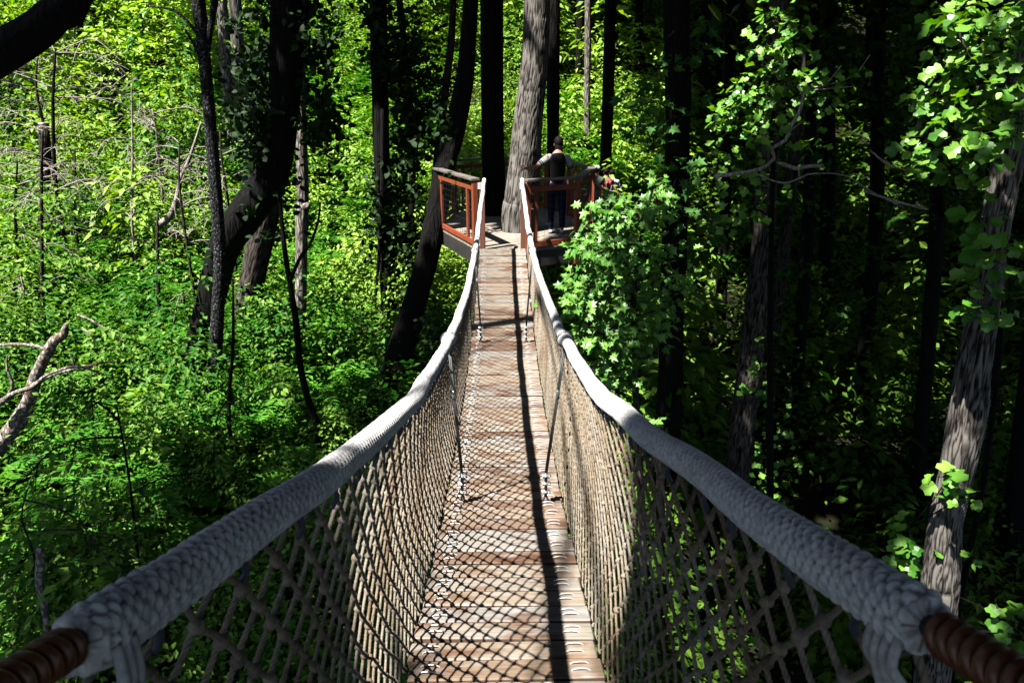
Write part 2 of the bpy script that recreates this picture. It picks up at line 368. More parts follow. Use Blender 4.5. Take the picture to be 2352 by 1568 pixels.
def leaves(mb, P, Nrm, S, T=KITE, tone=None, head=None, mi=0, hj=6.28):
    P = np.asarray(P, float); n = len(P)
    if n == 0: return
    Nrm = Nrm / (np.linalg.norm(Nrm, axis=1)[:, None] + 1e-9)
    if head is None:
        head = rng.normal(size=(n, 3))
    t = head - Nrm * np.sum(head * Nrm, 1)[:, None]; t /= np.linalg.norm(t, axis=1)[:, None] + 1e-9
    b = np.cross(Nrm, t); S = np.broadcast_to(np.asarray(S, float), (n,))
    tv, tf = T; k = len(tv)
    V = P[:, None] + S[:, None, None] * (tv[None, :, 0, None] * t[:, None] + tv[None, :, 1, None] * b[:, None] + tv[None, :, 2, None] * Nrm[:, None])
    F = (np.arange(n)[:, None, None] * k + tf[None]).reshape(-1, 3)
    tone = rng.uniform(0, 1, n) if tone is None else tone
    mb.add(V.reshape(-1, 3), F, np.repeat(tone, k), mi)
def updirs(n, tilt, lean=(0, 0, 0)):
    v = rng.normal(size=(n, 3)) * tilt; v[:, 2] = 1; return v + np.asarray(lean)

# ------------------------------------------------------------------ terrain
def ground_z(x, y):
    x = np.asarray(x, float); y = np.asarray(y, float)
    yy = y + .10 * np.maximum(-x - 4, 0)
    z = np.interp(yy, [-40, -6, 0, 6, 10, 14, 18, 24, 30, 38, 46, 60, 80, 130], [-3, -6, -7.0, -7.0, -6.7, -6.0, -4.9, -2.9, -.6, 3.4, 8.2, 16, 25, 42])
    z = z - 2.2 * np.clip((x - .5) / 6, 0, 1) + .12 * np.maximum(np.abs(x) - 30, 0)
    z = z + 1.0 * (vnoise(x * .16, y * .16, 3) - .5) + .5 * (vnoise(x * .45, y * .45, 5) - .5)
    return z
gx = np.linspace(-110, 110, 200); gy = np.linspace(-40, 130, 170)
GX, GY = np.meshgrid(gx, gy); GZ = ground_z(GX, GY)
nx, ny = len(gx), len(gy); ii = (np.arange(ny - 1)[:, None] * nx + np.arange(nx - 1)[None]).ravel()
mb = MB(); mb.add(np.c_[GX.ravel(), GY.ravel(), GZ.ravel()], np.stack([ii, ii + 1, ii + nx + 1, ii + nx], -1))
tag(mb.build("ground", M["ground"]), kind="structure")

# ------------------------------------------------------------------ rope footbridge
def deck_z(y): return -2.66 + .0255 * (np.asarray(y, float) - 7.05) ** 2
Y_END = 11.35
RY = np.array([-1.0, .0, .57, .75, 1.2, 1.65, 2.3, 3.8, 5.9, 7.8, 10, 11.35])
RXL = np.array([-.47, -.44, -.406, -.392, -.355, -.341, -.322, -.327, -.316, -.318, -.308, -.297])
RXR = np.array([.47, .44, .420, .413, .408, .383, .358, .370, .362, .333, .320, .303])
def rail_pt(y, side):
    y = np.asarray(y, float); x = np.interp(y, RY, RXL if side < 0 else RXR)
    return np.stack([x, y, deck_z(y) + 1.10], -1)

bridge = thing("rope_footbridge", (0, 5.2, -2.6), "long sagging plank footbridge with knotted rope nets and thick pale handrails in the foreground", "footbridge")
# planks with their wire loops
st_P = np.array([[-.037, 0, -.012], [-.036, 0, .002], [-.022, 0, .0075], [0, 0, .009], [.022, 0, .0075], [.036, 0, .002], [.037, 0, -.012]])
sv, sf = tube_vf(st_P, .0030, 5)
smb = MB(); smb.add(sv, sf); staple_mesh = None
ys = []; y = -1.0
while y < Y_END - .06:
    ys.append(y); sl_ = .051 * (y - 7.05); y += .151 / math.sqrt(1 + sl_ * sl_)
for i, y in enumerate(ys):
    sl_ = .051 * (y - 7.05); ty = np.array([0, 1, sl_]); ty /= np.linalg.norm(ty)
    jz = rng.uniform(-.004, .004); jr = rng.uniform(-.012, .012); jx = rng.uniform(-.008, .008); wv = .067 + rng.uniform(-.002, .001)
    ax = np.array([[math.cos(jr), math.sin(jr), rng.uniform(-.006, .006)], [0, 0, 0], [0, 0, 0]]); ax[0] /= np.linalg.norm(ax[0])
    ax[2] = np.cross(ax[0], ty); ax[2] /= np.linalg.norm(ax[2]); ax[1] = np.cross(ax[2], ax[0])
    c = np.array([jx, y, float(deck_z(y)) - .019 + jz])
    pm = MB(); bv, bf = box_vf(c, (.378 + rng.uniform(-.004, .006), wv, .019), ax, .006)
    edge = np.array([(q_ % 8) in (1, 2, 6, 7) for q_ in range(24)])
    pm.add(bv, [bf[0][~edge]] + bf[1:]); e_ = bf[0][edge]; pm.F.append(e_); pm.M.append(np.full(len(e_), 1, int))
    po = pm.build("plank", [M["plank"], M["plank_edge"]], bridge, False, origin=np.array([0, 5.2, -2.6]) + 0)
    if y > 1.2:
        for sx in (-.29, .29):
            for sy in (-.024, .024):
                q = c + ax[0] * (sx + rng.uniform(-.006, .006)) + ax[1] * (sy + rng.uniform(-.004, .004)) + ax[2] * .019
                if staple_mesh is None:
                    so_ = smb.build("staple", M["staple"], po, True, origin=np.zeros(3)); staple_mesh = so_.data
                else:
                    so_ = bpy.data.objects.new("staple", staple_mesh); C.objects.link(so_); so_.parent = po
                so_.location = [float(v) for v in (q - np.array([0, 5.2, -2.6]))]
                so_.rotation_euler = (math.atan(sl_), 0, jr + random.uniform(-.05, .05))

# handrails: braided cord sleeve over a steel core
def braid(side, y0, y1, step, k, name_mb):
    n = int((y1 - y0) / step); yy = np.linspace(y0, y1, n + 1); P = rail_pt(yy, side)
    P[:, 2] += .012 * (vnoise(yy * 3, yy * 0 + side * 9, 2) - .5); P[:, 0] += .010 * (vnoise(yy * 3, yy * 0 + side * 5, 4) - .5)
    s = np.r_[0, np.cumsum(np.linalg.norm(np.diff(P, axis=0), axis=1))] + y0
    th = np.arange(k) / k * 2 * np.pi
    p = .0115
    row = s[:, None] / p + .9 * np.sin(th)[None] * 1.6 + 1.2 * (vnoise(s[:, None] * 18 + 0 * th[None], th[None] * 1.2 + 0 * s[:, None], 8) - .5)
    ring = np.abs(np.cos(np.pi * row)) ** .5
    seg = np.abs(np.cos(th[None] * 4.5 + np.pi / 2 * np.floor(row + .5) + .6 * np.sin(s[:, None] * 9)))
    lump = ring * (.15 + .85 * seg ** .5)
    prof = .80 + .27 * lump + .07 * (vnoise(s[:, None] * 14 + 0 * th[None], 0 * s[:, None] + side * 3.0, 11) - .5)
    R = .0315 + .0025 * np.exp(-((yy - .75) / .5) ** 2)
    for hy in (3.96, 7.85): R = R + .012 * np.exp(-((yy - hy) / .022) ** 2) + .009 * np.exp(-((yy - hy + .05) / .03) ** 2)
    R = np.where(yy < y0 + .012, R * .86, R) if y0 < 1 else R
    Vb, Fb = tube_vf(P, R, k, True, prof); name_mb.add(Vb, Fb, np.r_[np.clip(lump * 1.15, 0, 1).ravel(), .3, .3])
for side in (-1, 1):
    ye = .545 if side < 0 else .56
    h = MB(); braid(side, ye, 2.6, .0022, 60, h); braid(side, 2.6, 5.6, .006, 36, h); braid(side, 5.6, Y_END, .012, 22, h)
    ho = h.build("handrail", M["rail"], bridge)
    # bare steel core with brown coil wrapping behind the end of the sleeve
    cm = MB(); yy = np.linspace(-.9, ye + .03, 60); P = rail_pt(yy, side); cm.add(*tube_vf(P, .0125, 12)); cm.build("steel_core", M["blackwire"], ho)
    km = MB()
    spans = [(.20, .38), (.405, ye - .012)] if side > 0 else [(.12, .33), (.345, ye - .005)]
    for a, b_ in spans:
        L = b_ - a; pit = .0155; turns = L / pit; tt = np.linspace(0, 1, int(turns * 18)); P0 = rail_pt(a + L * tt, side)
        T, Nn, Bn = frames(P0); ph = tt * turns * 2 * np.pi
        km.add(*tube_vf(P0 + .0160 * (np.cos(ph)[:, None] * Nn + np.sin(ph)[:, None] * Bn), .0066 if side > 0 else .0058, 8))
    km.build("coil_wrap", M["coil"], ho)
    if side < 0:                                   # cut rope tails hanging from the sleeve's end, and a brown splice along the core
        tm = MB()
        for q in range(3):
            a = rail_pt(ye + .012 + .012 * q, side) + np.array([.028, 0, -.012])
            tm.add(*tube_vf(smooth_path(np.array([a, a + [.008, -.01, -.03], a + [.004, -.02, -.065 - .01 * q]]), None, .006)[0], .006, 7))
        tm.build("rope_tail", M["rail"], ho)
    else:
        tm = MB()
        for q in range(4):
            a = rail_pt(ye + .004 + .014 * q, side) + np.array([-.026, 0, -.014])
            tm.add(*tube_vf(smooth_path(np.array([a, a + [-.006, -.006, -.03], a + [.006, -.012, -.05 - .012 * (q % 3)]]), None, .006)[0], .0055, 8))
        tm.build("rope_tail", M["rail"], ho)

# nets
ICO_V, ICO_F = None, None
def ico():
    t = (1 + 5 ** .5) / 2
    V = np.array([[-1, t, 0], [1, t, 0], [-1, -t, 0], [1, -t, 0], [0, -1, t], [0, 1, t], [0, -1, -t], [0, 1, -t], [t, 0, -1], [t, 0, 1], [-t, 0, -1], [-t, 0, 1]], float)
    V /= np.linalg.norm(V[0])
    F = np.array([[0, 11, 5], [0, 5, 1], [0, 1, 7], [0, 7, 10], [0, 10, 11], [1, 5, 9], [5, 11, 4], [11, 10, 2], [10, 7, 6], [7, 1, 8], [3, 9, 4], [3, 4, 2], [3, 2, 6], [3, 6, 8], [3, 8, 9], [4, 9, 5], [2, 4, 11], [6, 2, 10], [8, 6, 7], [9, 8, 1]])
    return V, F
def subdiv(V, F):
    V = list(map(tuple, V)); c = {}; out = []
    def mid(a, b):
        k = (min(a, b), max(a, b))
        if k not in c:
            m = (np.array(V[a]) + np.array(V[b])); m /= np.linalg.norm(m); c[k] = len(V); V.append(tuple(m))
        return c[k]
    for a, b, d in F:
        x, y, z = mid(a, b), mid(b, d), mid(d, a); out += [[a, x, z], [b, y, x], [d, z, y], [x, y, z]]
    return np.array(V), np.array(out)
ICO = ico(); ICO2 = subdiv(*ICO)
ROWS, CELL = 9, .116
def make_net(side, ptfun, y0, y1, parent, near, seed, rr=.0046):
    n_ = MB(); knots = MB()
    def surf(Y, t):
        jy = .022 * (vnoise(Y * 6, t * 8, seed) - .5) + .012 * (vnoise(Y * 17, t * 19, seed + 1) - .5)
        jt = .022 * (vnoise(Y * 6 + 40, t * 8, seed + 2) - .5)
        return ptfun(Y + jy, np.clip(t + jt * np.sin(np.pi * np.clip(t, 0, 1)), 0, 1), side)
    span = ROWS * CELL
    j0, j1 = int(math.floor((y0 - span) / CELL)), int(math.ceil((y1 + span) / CELL))
    for fam in (1, -1):
        for j in range(j0, j1):
            Ys = j * CELL
            tt = np.linspace(0, 1, 400); Yl = Ys + fam * span * tt + (0 if fam > 0 else span)
            ok = (Yl >= y0) & (Yl <= y1)
            if ok.sum() < 6: continue
            tt = tt[ok]; Yl = Yl[ok]; ym = Yl.mean()
            dist = max(.3, math.hypot(ym, 1.0))
            if ym < near: step, k = .0038, 15
            elif ym < near + 2.6: step, k = .011, 8
            else: step, k = .034, 5
            P = surf(Yl, tt); P, s, _d = resample(P, step)
            out = fam * .0035 * (1 if near > 0 else 0)
            P[:, 0] += out
            th = np.arange(k) / k * 2 * np.pi
            prof = None
            if k >= 8:
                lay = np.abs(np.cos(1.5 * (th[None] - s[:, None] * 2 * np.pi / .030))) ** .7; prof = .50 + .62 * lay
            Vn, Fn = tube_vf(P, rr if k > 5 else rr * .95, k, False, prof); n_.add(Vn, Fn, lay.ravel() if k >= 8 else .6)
    # knots at the crossings
    jj = np.arange(int(math.floor(2 * (y0) / CELL)), int(2 * y1 / CELL) + 1); tt = np.arange(0, 2 * ROWS + 1)
    JJ, TT = np.meshgrid(jj, tt); sel = (JJ + TT + ROWS) % 2 == 1 if ROWS % 2 == 0 else (JJ + TT) % 2 == 0
    Yk, tk = JJ[sel] * CELL / 2, TT[sel] / (2 * ROWS)
    ok = (Yk > y0) & (Yk < y1) & (tk > .001); Yk, tk = Yk[ok], tk[ok]
    K = surf(Yk, tk)
    for (a, b_, I, r) in ((-99, near, ICO2, .0108), (near, near + 2.6, ICO2, .0106), (near + 2.6, 99, ICO, .0098)):
        q = (Yk >= a) & (Yk < b_); n = int(q.sum())
        if not n: continue
        sc = r * rng.uniform(.85, 1.2, (n, 1, 3)) * np.array([1.0, .95, 1.25])
        rot = rng.uniform(0, 6.28, n); cs, sn = np.cos(rot), np.sin(rot)
        V = I[0][None] * sc; wob = 1 + .16 * np.sin(I[0][None, :, 0] * 5 + rot[:, None]) * np.cos(I[0][None, :, 2] * 6)
        V = V * wob[..., None]
        V = np.stack([V[..., 0], V[..., 1] * cs[:, None] - V[..., 2] * sn[:, None], V[..., 1] * sn[:, None] + V[..., 2] * cs[:, None]], -1) + K[q][:, None]
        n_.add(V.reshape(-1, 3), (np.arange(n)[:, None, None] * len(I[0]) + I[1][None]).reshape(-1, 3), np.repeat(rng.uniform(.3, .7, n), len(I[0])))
    return n_.build("rope_net", M["net"], parent)
def net_pt(Y, t, side):
    Y = np.asarray(Y, float); t = np.asarray(t, float)
    top = rail_pt(Y, side) - np.array([0, 0, .030]); z0 = deck_z(Y) - .035; x0 = side * .392
    bul = .045 * np.sin(np.pi * t) * side
    return np.stack([top[..., 0] * (1 - t) + x0 * t + bul, Y, top[..., 2] * (1 - t) + z0 * t], -1)
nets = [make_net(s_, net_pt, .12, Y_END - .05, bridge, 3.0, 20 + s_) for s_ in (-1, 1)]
# short ties lashing the nets to the handrails
for s_ in (-1, 1):
    for y in np.arange(.66, 5.5, .19):
        c = rail_pt(y + rng.uniform(-.03, .03), s_); lm = MB()
        P = np.vstack([c + [0, 0, -.02], c + [s_ * -.012, .01, -.05], c + [s_ * .004, .02, -.085]])
        lm.add(*tube_vf(smooth_path(P, None, .01)[0], .0055, 7)); lm.build("net_tie", M["blue_tie"], bridge)
# hangers with clips
for hy in (.05, 3.96, 7.85):
    for s_ in (-1, 1):
        top = rail_pt(hy, s_) + np.array([0, 0, -.02]); foot = np.array([s_ * .268, hy, float(deck_z(hy))])
        tilt = foot + [0, 0, .21]
        hm = MB()
        for off in (-.0045, .0045):
            hm.add(*tube_vf(np.array([top + [off, 0, 0], (top + tilt) / 2 + [off, 0, 0], tilt + [off, 0, 0]]), .0058, 7))
        hm.add(*tube_vf(np.array([tilt, foot + [0, 0, .05]]), .010, 8))
        for dx in (-.020, .020):
            hm.add(*tube_vf(np.array([foot + [0, 0, .055], foot + [dx * .6, 0, .02], foot + [dx, 0, -.03]]), .0065, 7))
        c = rail_pt(hy, s_); a = np.linspace(0, 2 * np.pi, 25)
        hm.add(*tube_vf(np.stack([c[0] + .045 * np.cos(a), c[1] + .0 * a + .012, c[2] + .047 * np.sin(a)], -1), .005, 7, False))
        hm.add(*tube_vf(np.stack([c[0] + .045 * np.cos(a), c[1] + .0 * a - .002, c[2] + .047 * np.sin(a)], -1), .005, 7, False))
        ho = hm.build("hanger", M["cable"], bridge)
        for zc in (.075, .135, .19):
            km = MB(); p = foot + [0, 0, zc]
            km.add(*tube_vf(np.array([p + [-.030, 0, 0], p + [-.024, 0, 0], p + [.024, 0, 0], p + [.030, 0, 0]]), [.008, .0125, .0125, .008], 8))
            km.add(*tube_vf(np.array([p + [-.018, -.014, 0], p + [.018, -.014, 0]]), .008, 6))
            for dx in (-.02, .02): km.add(*tube_vf(np.array([p + [dx, -.024, 0], p + [dx, .018, 0]]), .006, 6))
            km.build("cable_clip", M["clip"], ho)
        km = MB(); p = (top * .62 + tilt * .38); km.add(*box_vf(p, (.011, .009, .028), None, .003)); km.build("sleeve", M["clip"], ho)
# steel cables under the deck edges
for s_ in (-1, 1):
    cm = MB(); yy = np.linspace(-1, Y_END, 60); cm.add(*tube_vf(np.stack([yy * 0 + s_ * .29, yy, deck_z(yy) - .055], -1), .012, 8)); cm.build("deck_cable", M["cable"], bridge)

# ------------------------------------------------------------------ tree-house platform
PZ = -2.23
plat = thing("timber_platform", (.1, 14.3, PZ), "railed timber platform built round tall tree trunks at the far end of the bridge", "platform")
POLY = np.array([(-.46, 11.6), (-1.28, 13.75), (-1.06, 15.8), (0, 16.8), (1.0, 16.4), (1.42, 15.3), (1.74, 13.8), (1.25, 11.85), (.40, 11.42)])
def clip_poly(P, n, d0, d1):
    for nn, dd in ((n, d1), (-n, -d0)):
        out = []
        for i in range(len(P)):
            a, b_ = P[i], P[(i + 1) % len(P)]; da, db = a @ nn - dd, b_ @ nn - dd
            if da <= 0: out.append(a)
            if da * db < 0: out.append(a + (b_ - a) * da / (da - db))
        P = np.array(out)
        if len(P) < 3: return None
    return P
bd = np.array([.50, .866]); bn = np.array([bd[1], -bd[0]])
dm = MB(); pr = POLY @ bn; wv = .14
k = pr.min()
while k < pr.max():
    Q = clip_poly(POLY.copy(), bn, k + .004, k + wv - .004); k += wv
    if Q is None: continue
    n = len(Q); zt = PZ + rng.uniform(-.002, .002)
    V = np.vstack([np.c_[Q, np.full(n, zt)], np.c_[Q, np.full(n, zt - .035)]])
    if np.cross(Q[1] - Q[0], Q[2] - Q[1]) < 0: pass
    dm.add(V, [np.arange(n)[None], (np.arange(n)[::-1] + n)[None], np.array([[i, (i + 1) % n, n + (i + 1) % n, n + i] for i in range(n)])], rng.uniform())
dm.build("deck_boards", M["deckboard"], plat, False)
def panel(a, b_, post_a=True, post_b=False, mesh=True, stile=True):
    a = np.array([*a, PZ]); b_ = np.array([*b_, PZ]); L = np.linalg.norm(b_ - a); x = (b_ - a) / L; y = np.cross([0, 0, 1], x)
    def part(name, mat, vf): m = MB(); m.add(*vf); return m.build(name, mat, plat, False)
    if post_a: part("post", M["redwood"], beam_vf(a + [0, 0, -.32], a + [0, 0, 1.10], .085, .085, x))
    if post_b: part("post", M["redwood"], beam_vf(b_ + [0, 0, -.32], b_ + [0, 0, 1.10], .085, .085, x))
    part("rail_cap", M["cap"], beam_vf(a - x * .05 + [0, 0, 1.121], b_ + x * .05 + [0, 0, 1.121], .15, .038))
    part("top_rail", M["redwood"], beam_vf(a + x * .045 + [0, 0, .98], b_ - x * .045 + [0, 0, .98], .04, .085))
    part("bottom_rail", M["redwood"], beam_vf(a + x * .045 + [0, 0, .08], b_ - x * .045 + [0, 0, .08], .04, .09))
    part("fascia_beam", M["fascia"], beam_vf(a - y * .03 + [0, 0, -.17] , b_ - y * .03 + [0, 0, -.17], .05, .26))
    if stile: 
        for q in ((.16, .84) if L > 1 else (.84,)): part("stile", M["redwood"], beam_vf(a + x * L * q + [0, 0, .126], a + x * L * q + [0, 0, .936], .045, .06, x))
    if mesh:
        m = MB(); nv = int(L / .10)
        for i in range(1, nv): p = a + x * L * i / nv; m.add(*tube_vf(np.array([p + [0, 0, .12], p + [0, 0, .95]]), .0022, 4, False))
        for zc in np.arange(.2, .95, .10): m.add(*tube_vf(np.array([a + x * .05 + [0, 0, zc], b_ - x * .05 + [0, 0, zc]]), .0022, 4, False))
        m.build("wire_mesh", M["blackwire"], plat)
for i in range(len(POLY)):
    j = (i + 1) % len(POLY)
    if i == 8: continue                      # opening to the rope bridge
    if i == 4: continue                      # opening to the far bridge
    panel(POLY[i], POLY[j], True, i in (7, 3))
m = MB(); m.add(*beam_vf((-.46, 11.55, PZ - .17), (.40, 11.39, PZ - .17), .05, .26)); m.build("fascia_beam", M["fascia"], plat, False)
m = MB(); m.add(*beam_vf((1.0, 16.4, PZ - .17), (1.42, 15.3, PZ - .17), .05, .26)); m.build("fascia_beam", M["fascia"], plat, False)
for (a, b_) in (((-1.2, 14.0), (1.6, 14.0)), ((-1.05, 15.2), (1.35, 15.2)), ((-.75, 12.5), (1.3, 12.5))):
    m = MB(); m.add(*beam_vf((*a, PZ - .19), (*b_, PZ - .19), .09, .28)); m.build("joist", M["fascia"], plat, False)
for x in (-.335, .335):                       # the two posts that take the bridge's handrails
    m = MB(); m.add(*beam_vf((x, 11.43, PZ - .3), (x, 11.43, PZ + 1.09), .09, .09, (1, 0, 0))); m.build("bridge_post", M["post"], plat, False)
    m = MB(); a = np.linspace(0, 12 * np.pi, 260); m.add(*tube_vf(np.stack([x + .062 * np.cos(a), 11.43 + .062 * np.sin(a), PZ + .98 + .10 * a / a[-1]], -1), .008, 6)); m.build("lashing", M["rail"], plat)

# ------------------------------------------------------------------ second bridge behind the platform
B0, B1 = np.array([1.40, 15.85]), np.array([4.55, 26.2])
def b2(t):
    t = np.asarray(t, float); xy = B0 + (B1 - B0) * t[..., None]; z = PZ - .05 - t * .75 - 3.15 * t * (1 - t)
    return np.concatenate([xy, z[..., None]], -1)
bx = (B1 - B0) / np.linalg.norm(B1 - B0); bs = np.array([bx[1], -bx[0], 0]); LEN2 = float(np.linalg.norm(B1 - B0))
bridge2 = thing("rope_footbridge", b2(np.array(.4)), "second rope footbridge with a pale handrail leading off behind the platform, three people on it", "footbridge")
npk = int(LEN2 / .151)
for i in range(npk):
    t = (i + .5) / npk; c = b2(np.array(t)); d = b2(np.array(t + .004)) - b2(np.array(t - .004)); d /= np.linalg.norm(d)
    ax = np.array([bs, d, np.cross(bs, d)]); pm = MB(); pm.add(*box_vf(c + [0, 0, -.02], (.37, .066, .019), ax, .005)); pm.build("plank", M["plank"], bridge2, False)
for s_ in (-1, 1):
    t = np.linspace(0, 1, 160); P = b2(t) + bs * s_ * .34 + np.array([0, 0, 1.1])
    hm = MB(); hm.add(*tube_vf(P, .031 + .004 * np.sin(np.arange(160) * 1.7), 10)); hm.build("handrail", M["rail"], bridge2)
    def npt(Y, t, side, s_=s_):
        u = np.clip(Y / LEN2, 0, 1); p = b2(u); z = 1.07 * (1 - t) - .03 * t
        return p + bs * (s_ * (.34 + .05 * t))[..., None] + np.stack([0 * z, 0 * z, z], -1) if np.ndim(t) else p
    make_net(s_, npt, .05, LEN2 - .05, bridge2, -30, 40 + s_, .006)

# ------------------------------------------------------------------ places kept in sun: unseen canopy leaves are shaped to leave gaps over them
LIT = []
def lit(p, r): LIT.append((np.asarray(p, float), r))
for y in np.arange(2.55, 11.5, .3): lit((0, y, float(deck_z(min(y, 11.4))) + .6), 1.0)
for y in (1.75, 2.05): lit((-.42, y, -1.75), .2); lit((.42, y, -1.75), .2)
CROWNS = []
def open_to_sun(P, pad=.1):
    """False for leaves whose shadow would fall on one of those places"""
    keep = np.ones(len(P), bool)
    for c, r in LIT:
        w = P - c; a = w @ SUN; d2 = np.sum(w * w, 1) - a * a
        keep &= ~((a > 0) & (d2 < (r + pad) ** 2))
    return keep

def crown_leaves(mb, clumps, n, rad, size, T=KITE, flat=.55):
    clumps = np.asarray(clumps, float)
    c = clumps[rng.integers(0, len(clumps), n)]
    P = c + rng.normal(size=(n, 3)) * np.array([rad, rad, rad * flat])
    P = P[open_to_sun(P, size * .4)]
    leaves(mb, P, updirs(len(P), .45), rng.uniform(.7, 1.3, len(P)) * size, T)
# ------------------------------------------------------------------ trees
def tree(name, label, pts, Y, mat, crown=None, cat="tree", group=None, extend=True, up_to=9.0, k=20, ivy=(), branches=(), rough=.06, base_flare=1.35, ytop=None, clumps=None, trunk_lit=0, leaf="canopy", ivymat="ivy"):
    """pts: (ox, oy, width) on the print from top to bottom, standing at distance Y"""
    Ys = np.linspace(Y if ytop is None else ytop, Y, len(pts))
    P = np.array([onY(a, b_, yv) for (a, b_, w), yv in zip(pts, Ys)]); R = np.array([w / 2.297 * depY(a, b_, yv) / FPX / 2 for (a, b_, w), yv in zip(pts, Ys)])
    if extend:
        gz = float(ground_z(P[-1][0], P[-1][1])) - .25
        if P[-1][2] > gz + .2:
            d = P[-1] - P[-2]; d = d / max(1e-6, -d[2]) if d[2] < 0 else np.array([0, 0, -1]); d[:2] *= .6; h = P[-1][2] - gz
            P = np.vstack([P, P[-1] + d * h * .75, P[-1] + d * h]); R = np.r_[R, R[-1] * 1.12, R[-1] * base_flare * 1.1]
        if up_to and P[0][2] < up_to:
            d = P[0] - P[1]; d = d / max(.2, d[2]); d[:2] = np.clip(d[:2], -.35, .35); h = up_to - P[0][2]
            P = np.vstack([P[0] + d * h, P[0] + d * h * .5, P]); R = np.r_[R[0] * .45, R[0] * .8, R]
    t = thing(name, (P[-1][0], P[-1][1], P[-1][2]), label, cat, group)
    S, Rs = smooth_path(P, R, .14)
    th = np.arange(k) / k * 2 * np.pi; s = np.arange(len(S)) * .14; sd = abs(hash(label)) % 1000 if False else int(abs(P[-1][0] * 37 + P[-1][1] * 91)) 
    prof = 1 + rough * 2 * (vnoise(s[:, None] * 1.5 + 0 * th, (th[None] * 3 / 6.2832 * 2.0) + 0 * s[:, None], sd) - .5) + rough * np.sin(th[None] * 7 + s[:, None] * .7)
    if mat is M["bark_grey"] or mat is M["bark_brown"]:
        k = 132 if mat is M["bark_grey"] else 84
        S, Rs = smooth_path(P, R, .045 if Y < 14 else .09); th = np.arange(k) / k * 2 * np.pi; s = np.r_[0, np.cumsum(np.linalg.norm(np.diff(S, axis=0), axis=1))]
        nr = max(12, round(2 * np.pi * float(np.median(R)) / .036)); u = th[None] / 6.2832 * nr + 2.2 * vnoise(s[:, None] * 2.0, np.cos(th)[None] * 2 + 9, sd) + 1.5 * vnoise(s[:, None] * 5.5, th[None] * nr / 4, sd + 1)
        ridge = 1 - np.abs(2 * (u - np.floor(u)) - 1); ridge = np.clip(ridge * 1.7, 0, 1) * (.25 + .75 * np.clip(3.2 * vnoise(s[:, None] * 11, np.floor(u) * 3.7, sd + 2) - .5, 0, 1))
        prof = 1 + rough * 1.2 * (vnoise(s[:, None] * 1.5 + 0 * th, (th[None] * 2) + 0 * s[:, None], sd) - .5) + (.014 / float(np.median(R))) * (ridge - .6)
        m = MB(); V_, F_ = tube_vf(S, Rs, k, True, prof); m.add(V_, F_, np.r_[ridge.ravel(), .5, .5])
    else:
        m = MB(); m.add(*tube_vf(S, Rs, k, True, prof))
    for br in branches:                                # (list of (ox, oy, w), Y)
        bp, bY = br; Q = np.array([onY(a, b_, bY) for a, b_, w in bp]); q = np.array([w / 2.297 * depY(a, b_, bY) / FPX / 2 for a, b_, w in bp])
        SS, RR = smooth_path(Q, q, .08); m.add(*tube_vf(SS, RR, 8))
    if clumps is not None or crown:
        if clumps is None:
            rad, zc, nl, sz = crown; nc = 26
            u = rng.normal(size=(nc, 3)); u /= np.linalg.norm(u, axis=1)[:, None]
            top = np.array([P[0][0], P[0][1], max(zc, P[0][2])]); cl = top + u * rng.uniform(.35, 1, (nc, 1)) * np.array([rad, rad, rad * .45])
        else: cl, nl, sz, rad = clumps
        for q in range(0, len(cl), 4):                 # limbs out to the clumps
            a = P[0] * 1.0; a = a + [0, 0, -1.0]; mid = (a + cl[q]) / 2 + [0, 0, .5]
            SS, RR = smooth_path(np.array([a, mid, cl[q]]), np.array([R[0] * .4, R[0] * .25, .02]), .5); m.add(*tube_vf(SS, RR, 6))
    m.build("trunk", mat, t)
    if crown or clumps is not None:
        cm = MB(); crown_leaves(cm, cl, nl, rad * .24 if clumps is None else rad, sz, BLOB)
        CROWNS.append((t, np.mean(cl, axis=0), cm, leaf))
    if ivy:
        im = MB()
        for (ox, oy, rx, ry, n, s_) in ivy:
            p = onY(ox, oy, Y); sc = depY(ox, oy, Y) / FPX / 2.297
            nc = max(3, n // 14); cc = p + rng.normal(size=(nc, 3)) * np.array([rx * sc * .6, .25, ry * sc * .6]); Q = cc[rng.integers(0, nc, n)] + rng.normal(size=(n, 3)) * np.array([.10, .12, .10])
            leaves(im, Q, rng.normal(size=(n, 3)) * .6 + np.array([0, -.3, .5]), rng.uniform(.7, 1.3, n) * s_, OVAL)
            for q in range(0, nc, 3): im.add(*tube_vf(np.array([[p[0], p[1], cc[q][2] - .2], (np.array([p[0], p[1], cc[q][2]]) + cc[q]) / 2, cc[q]]), .006, 4, False), 0.0)
        im.build("ivy" if ivymat == "ivy" else "low_foliage", M[ivymat], t, False)
    return t, P


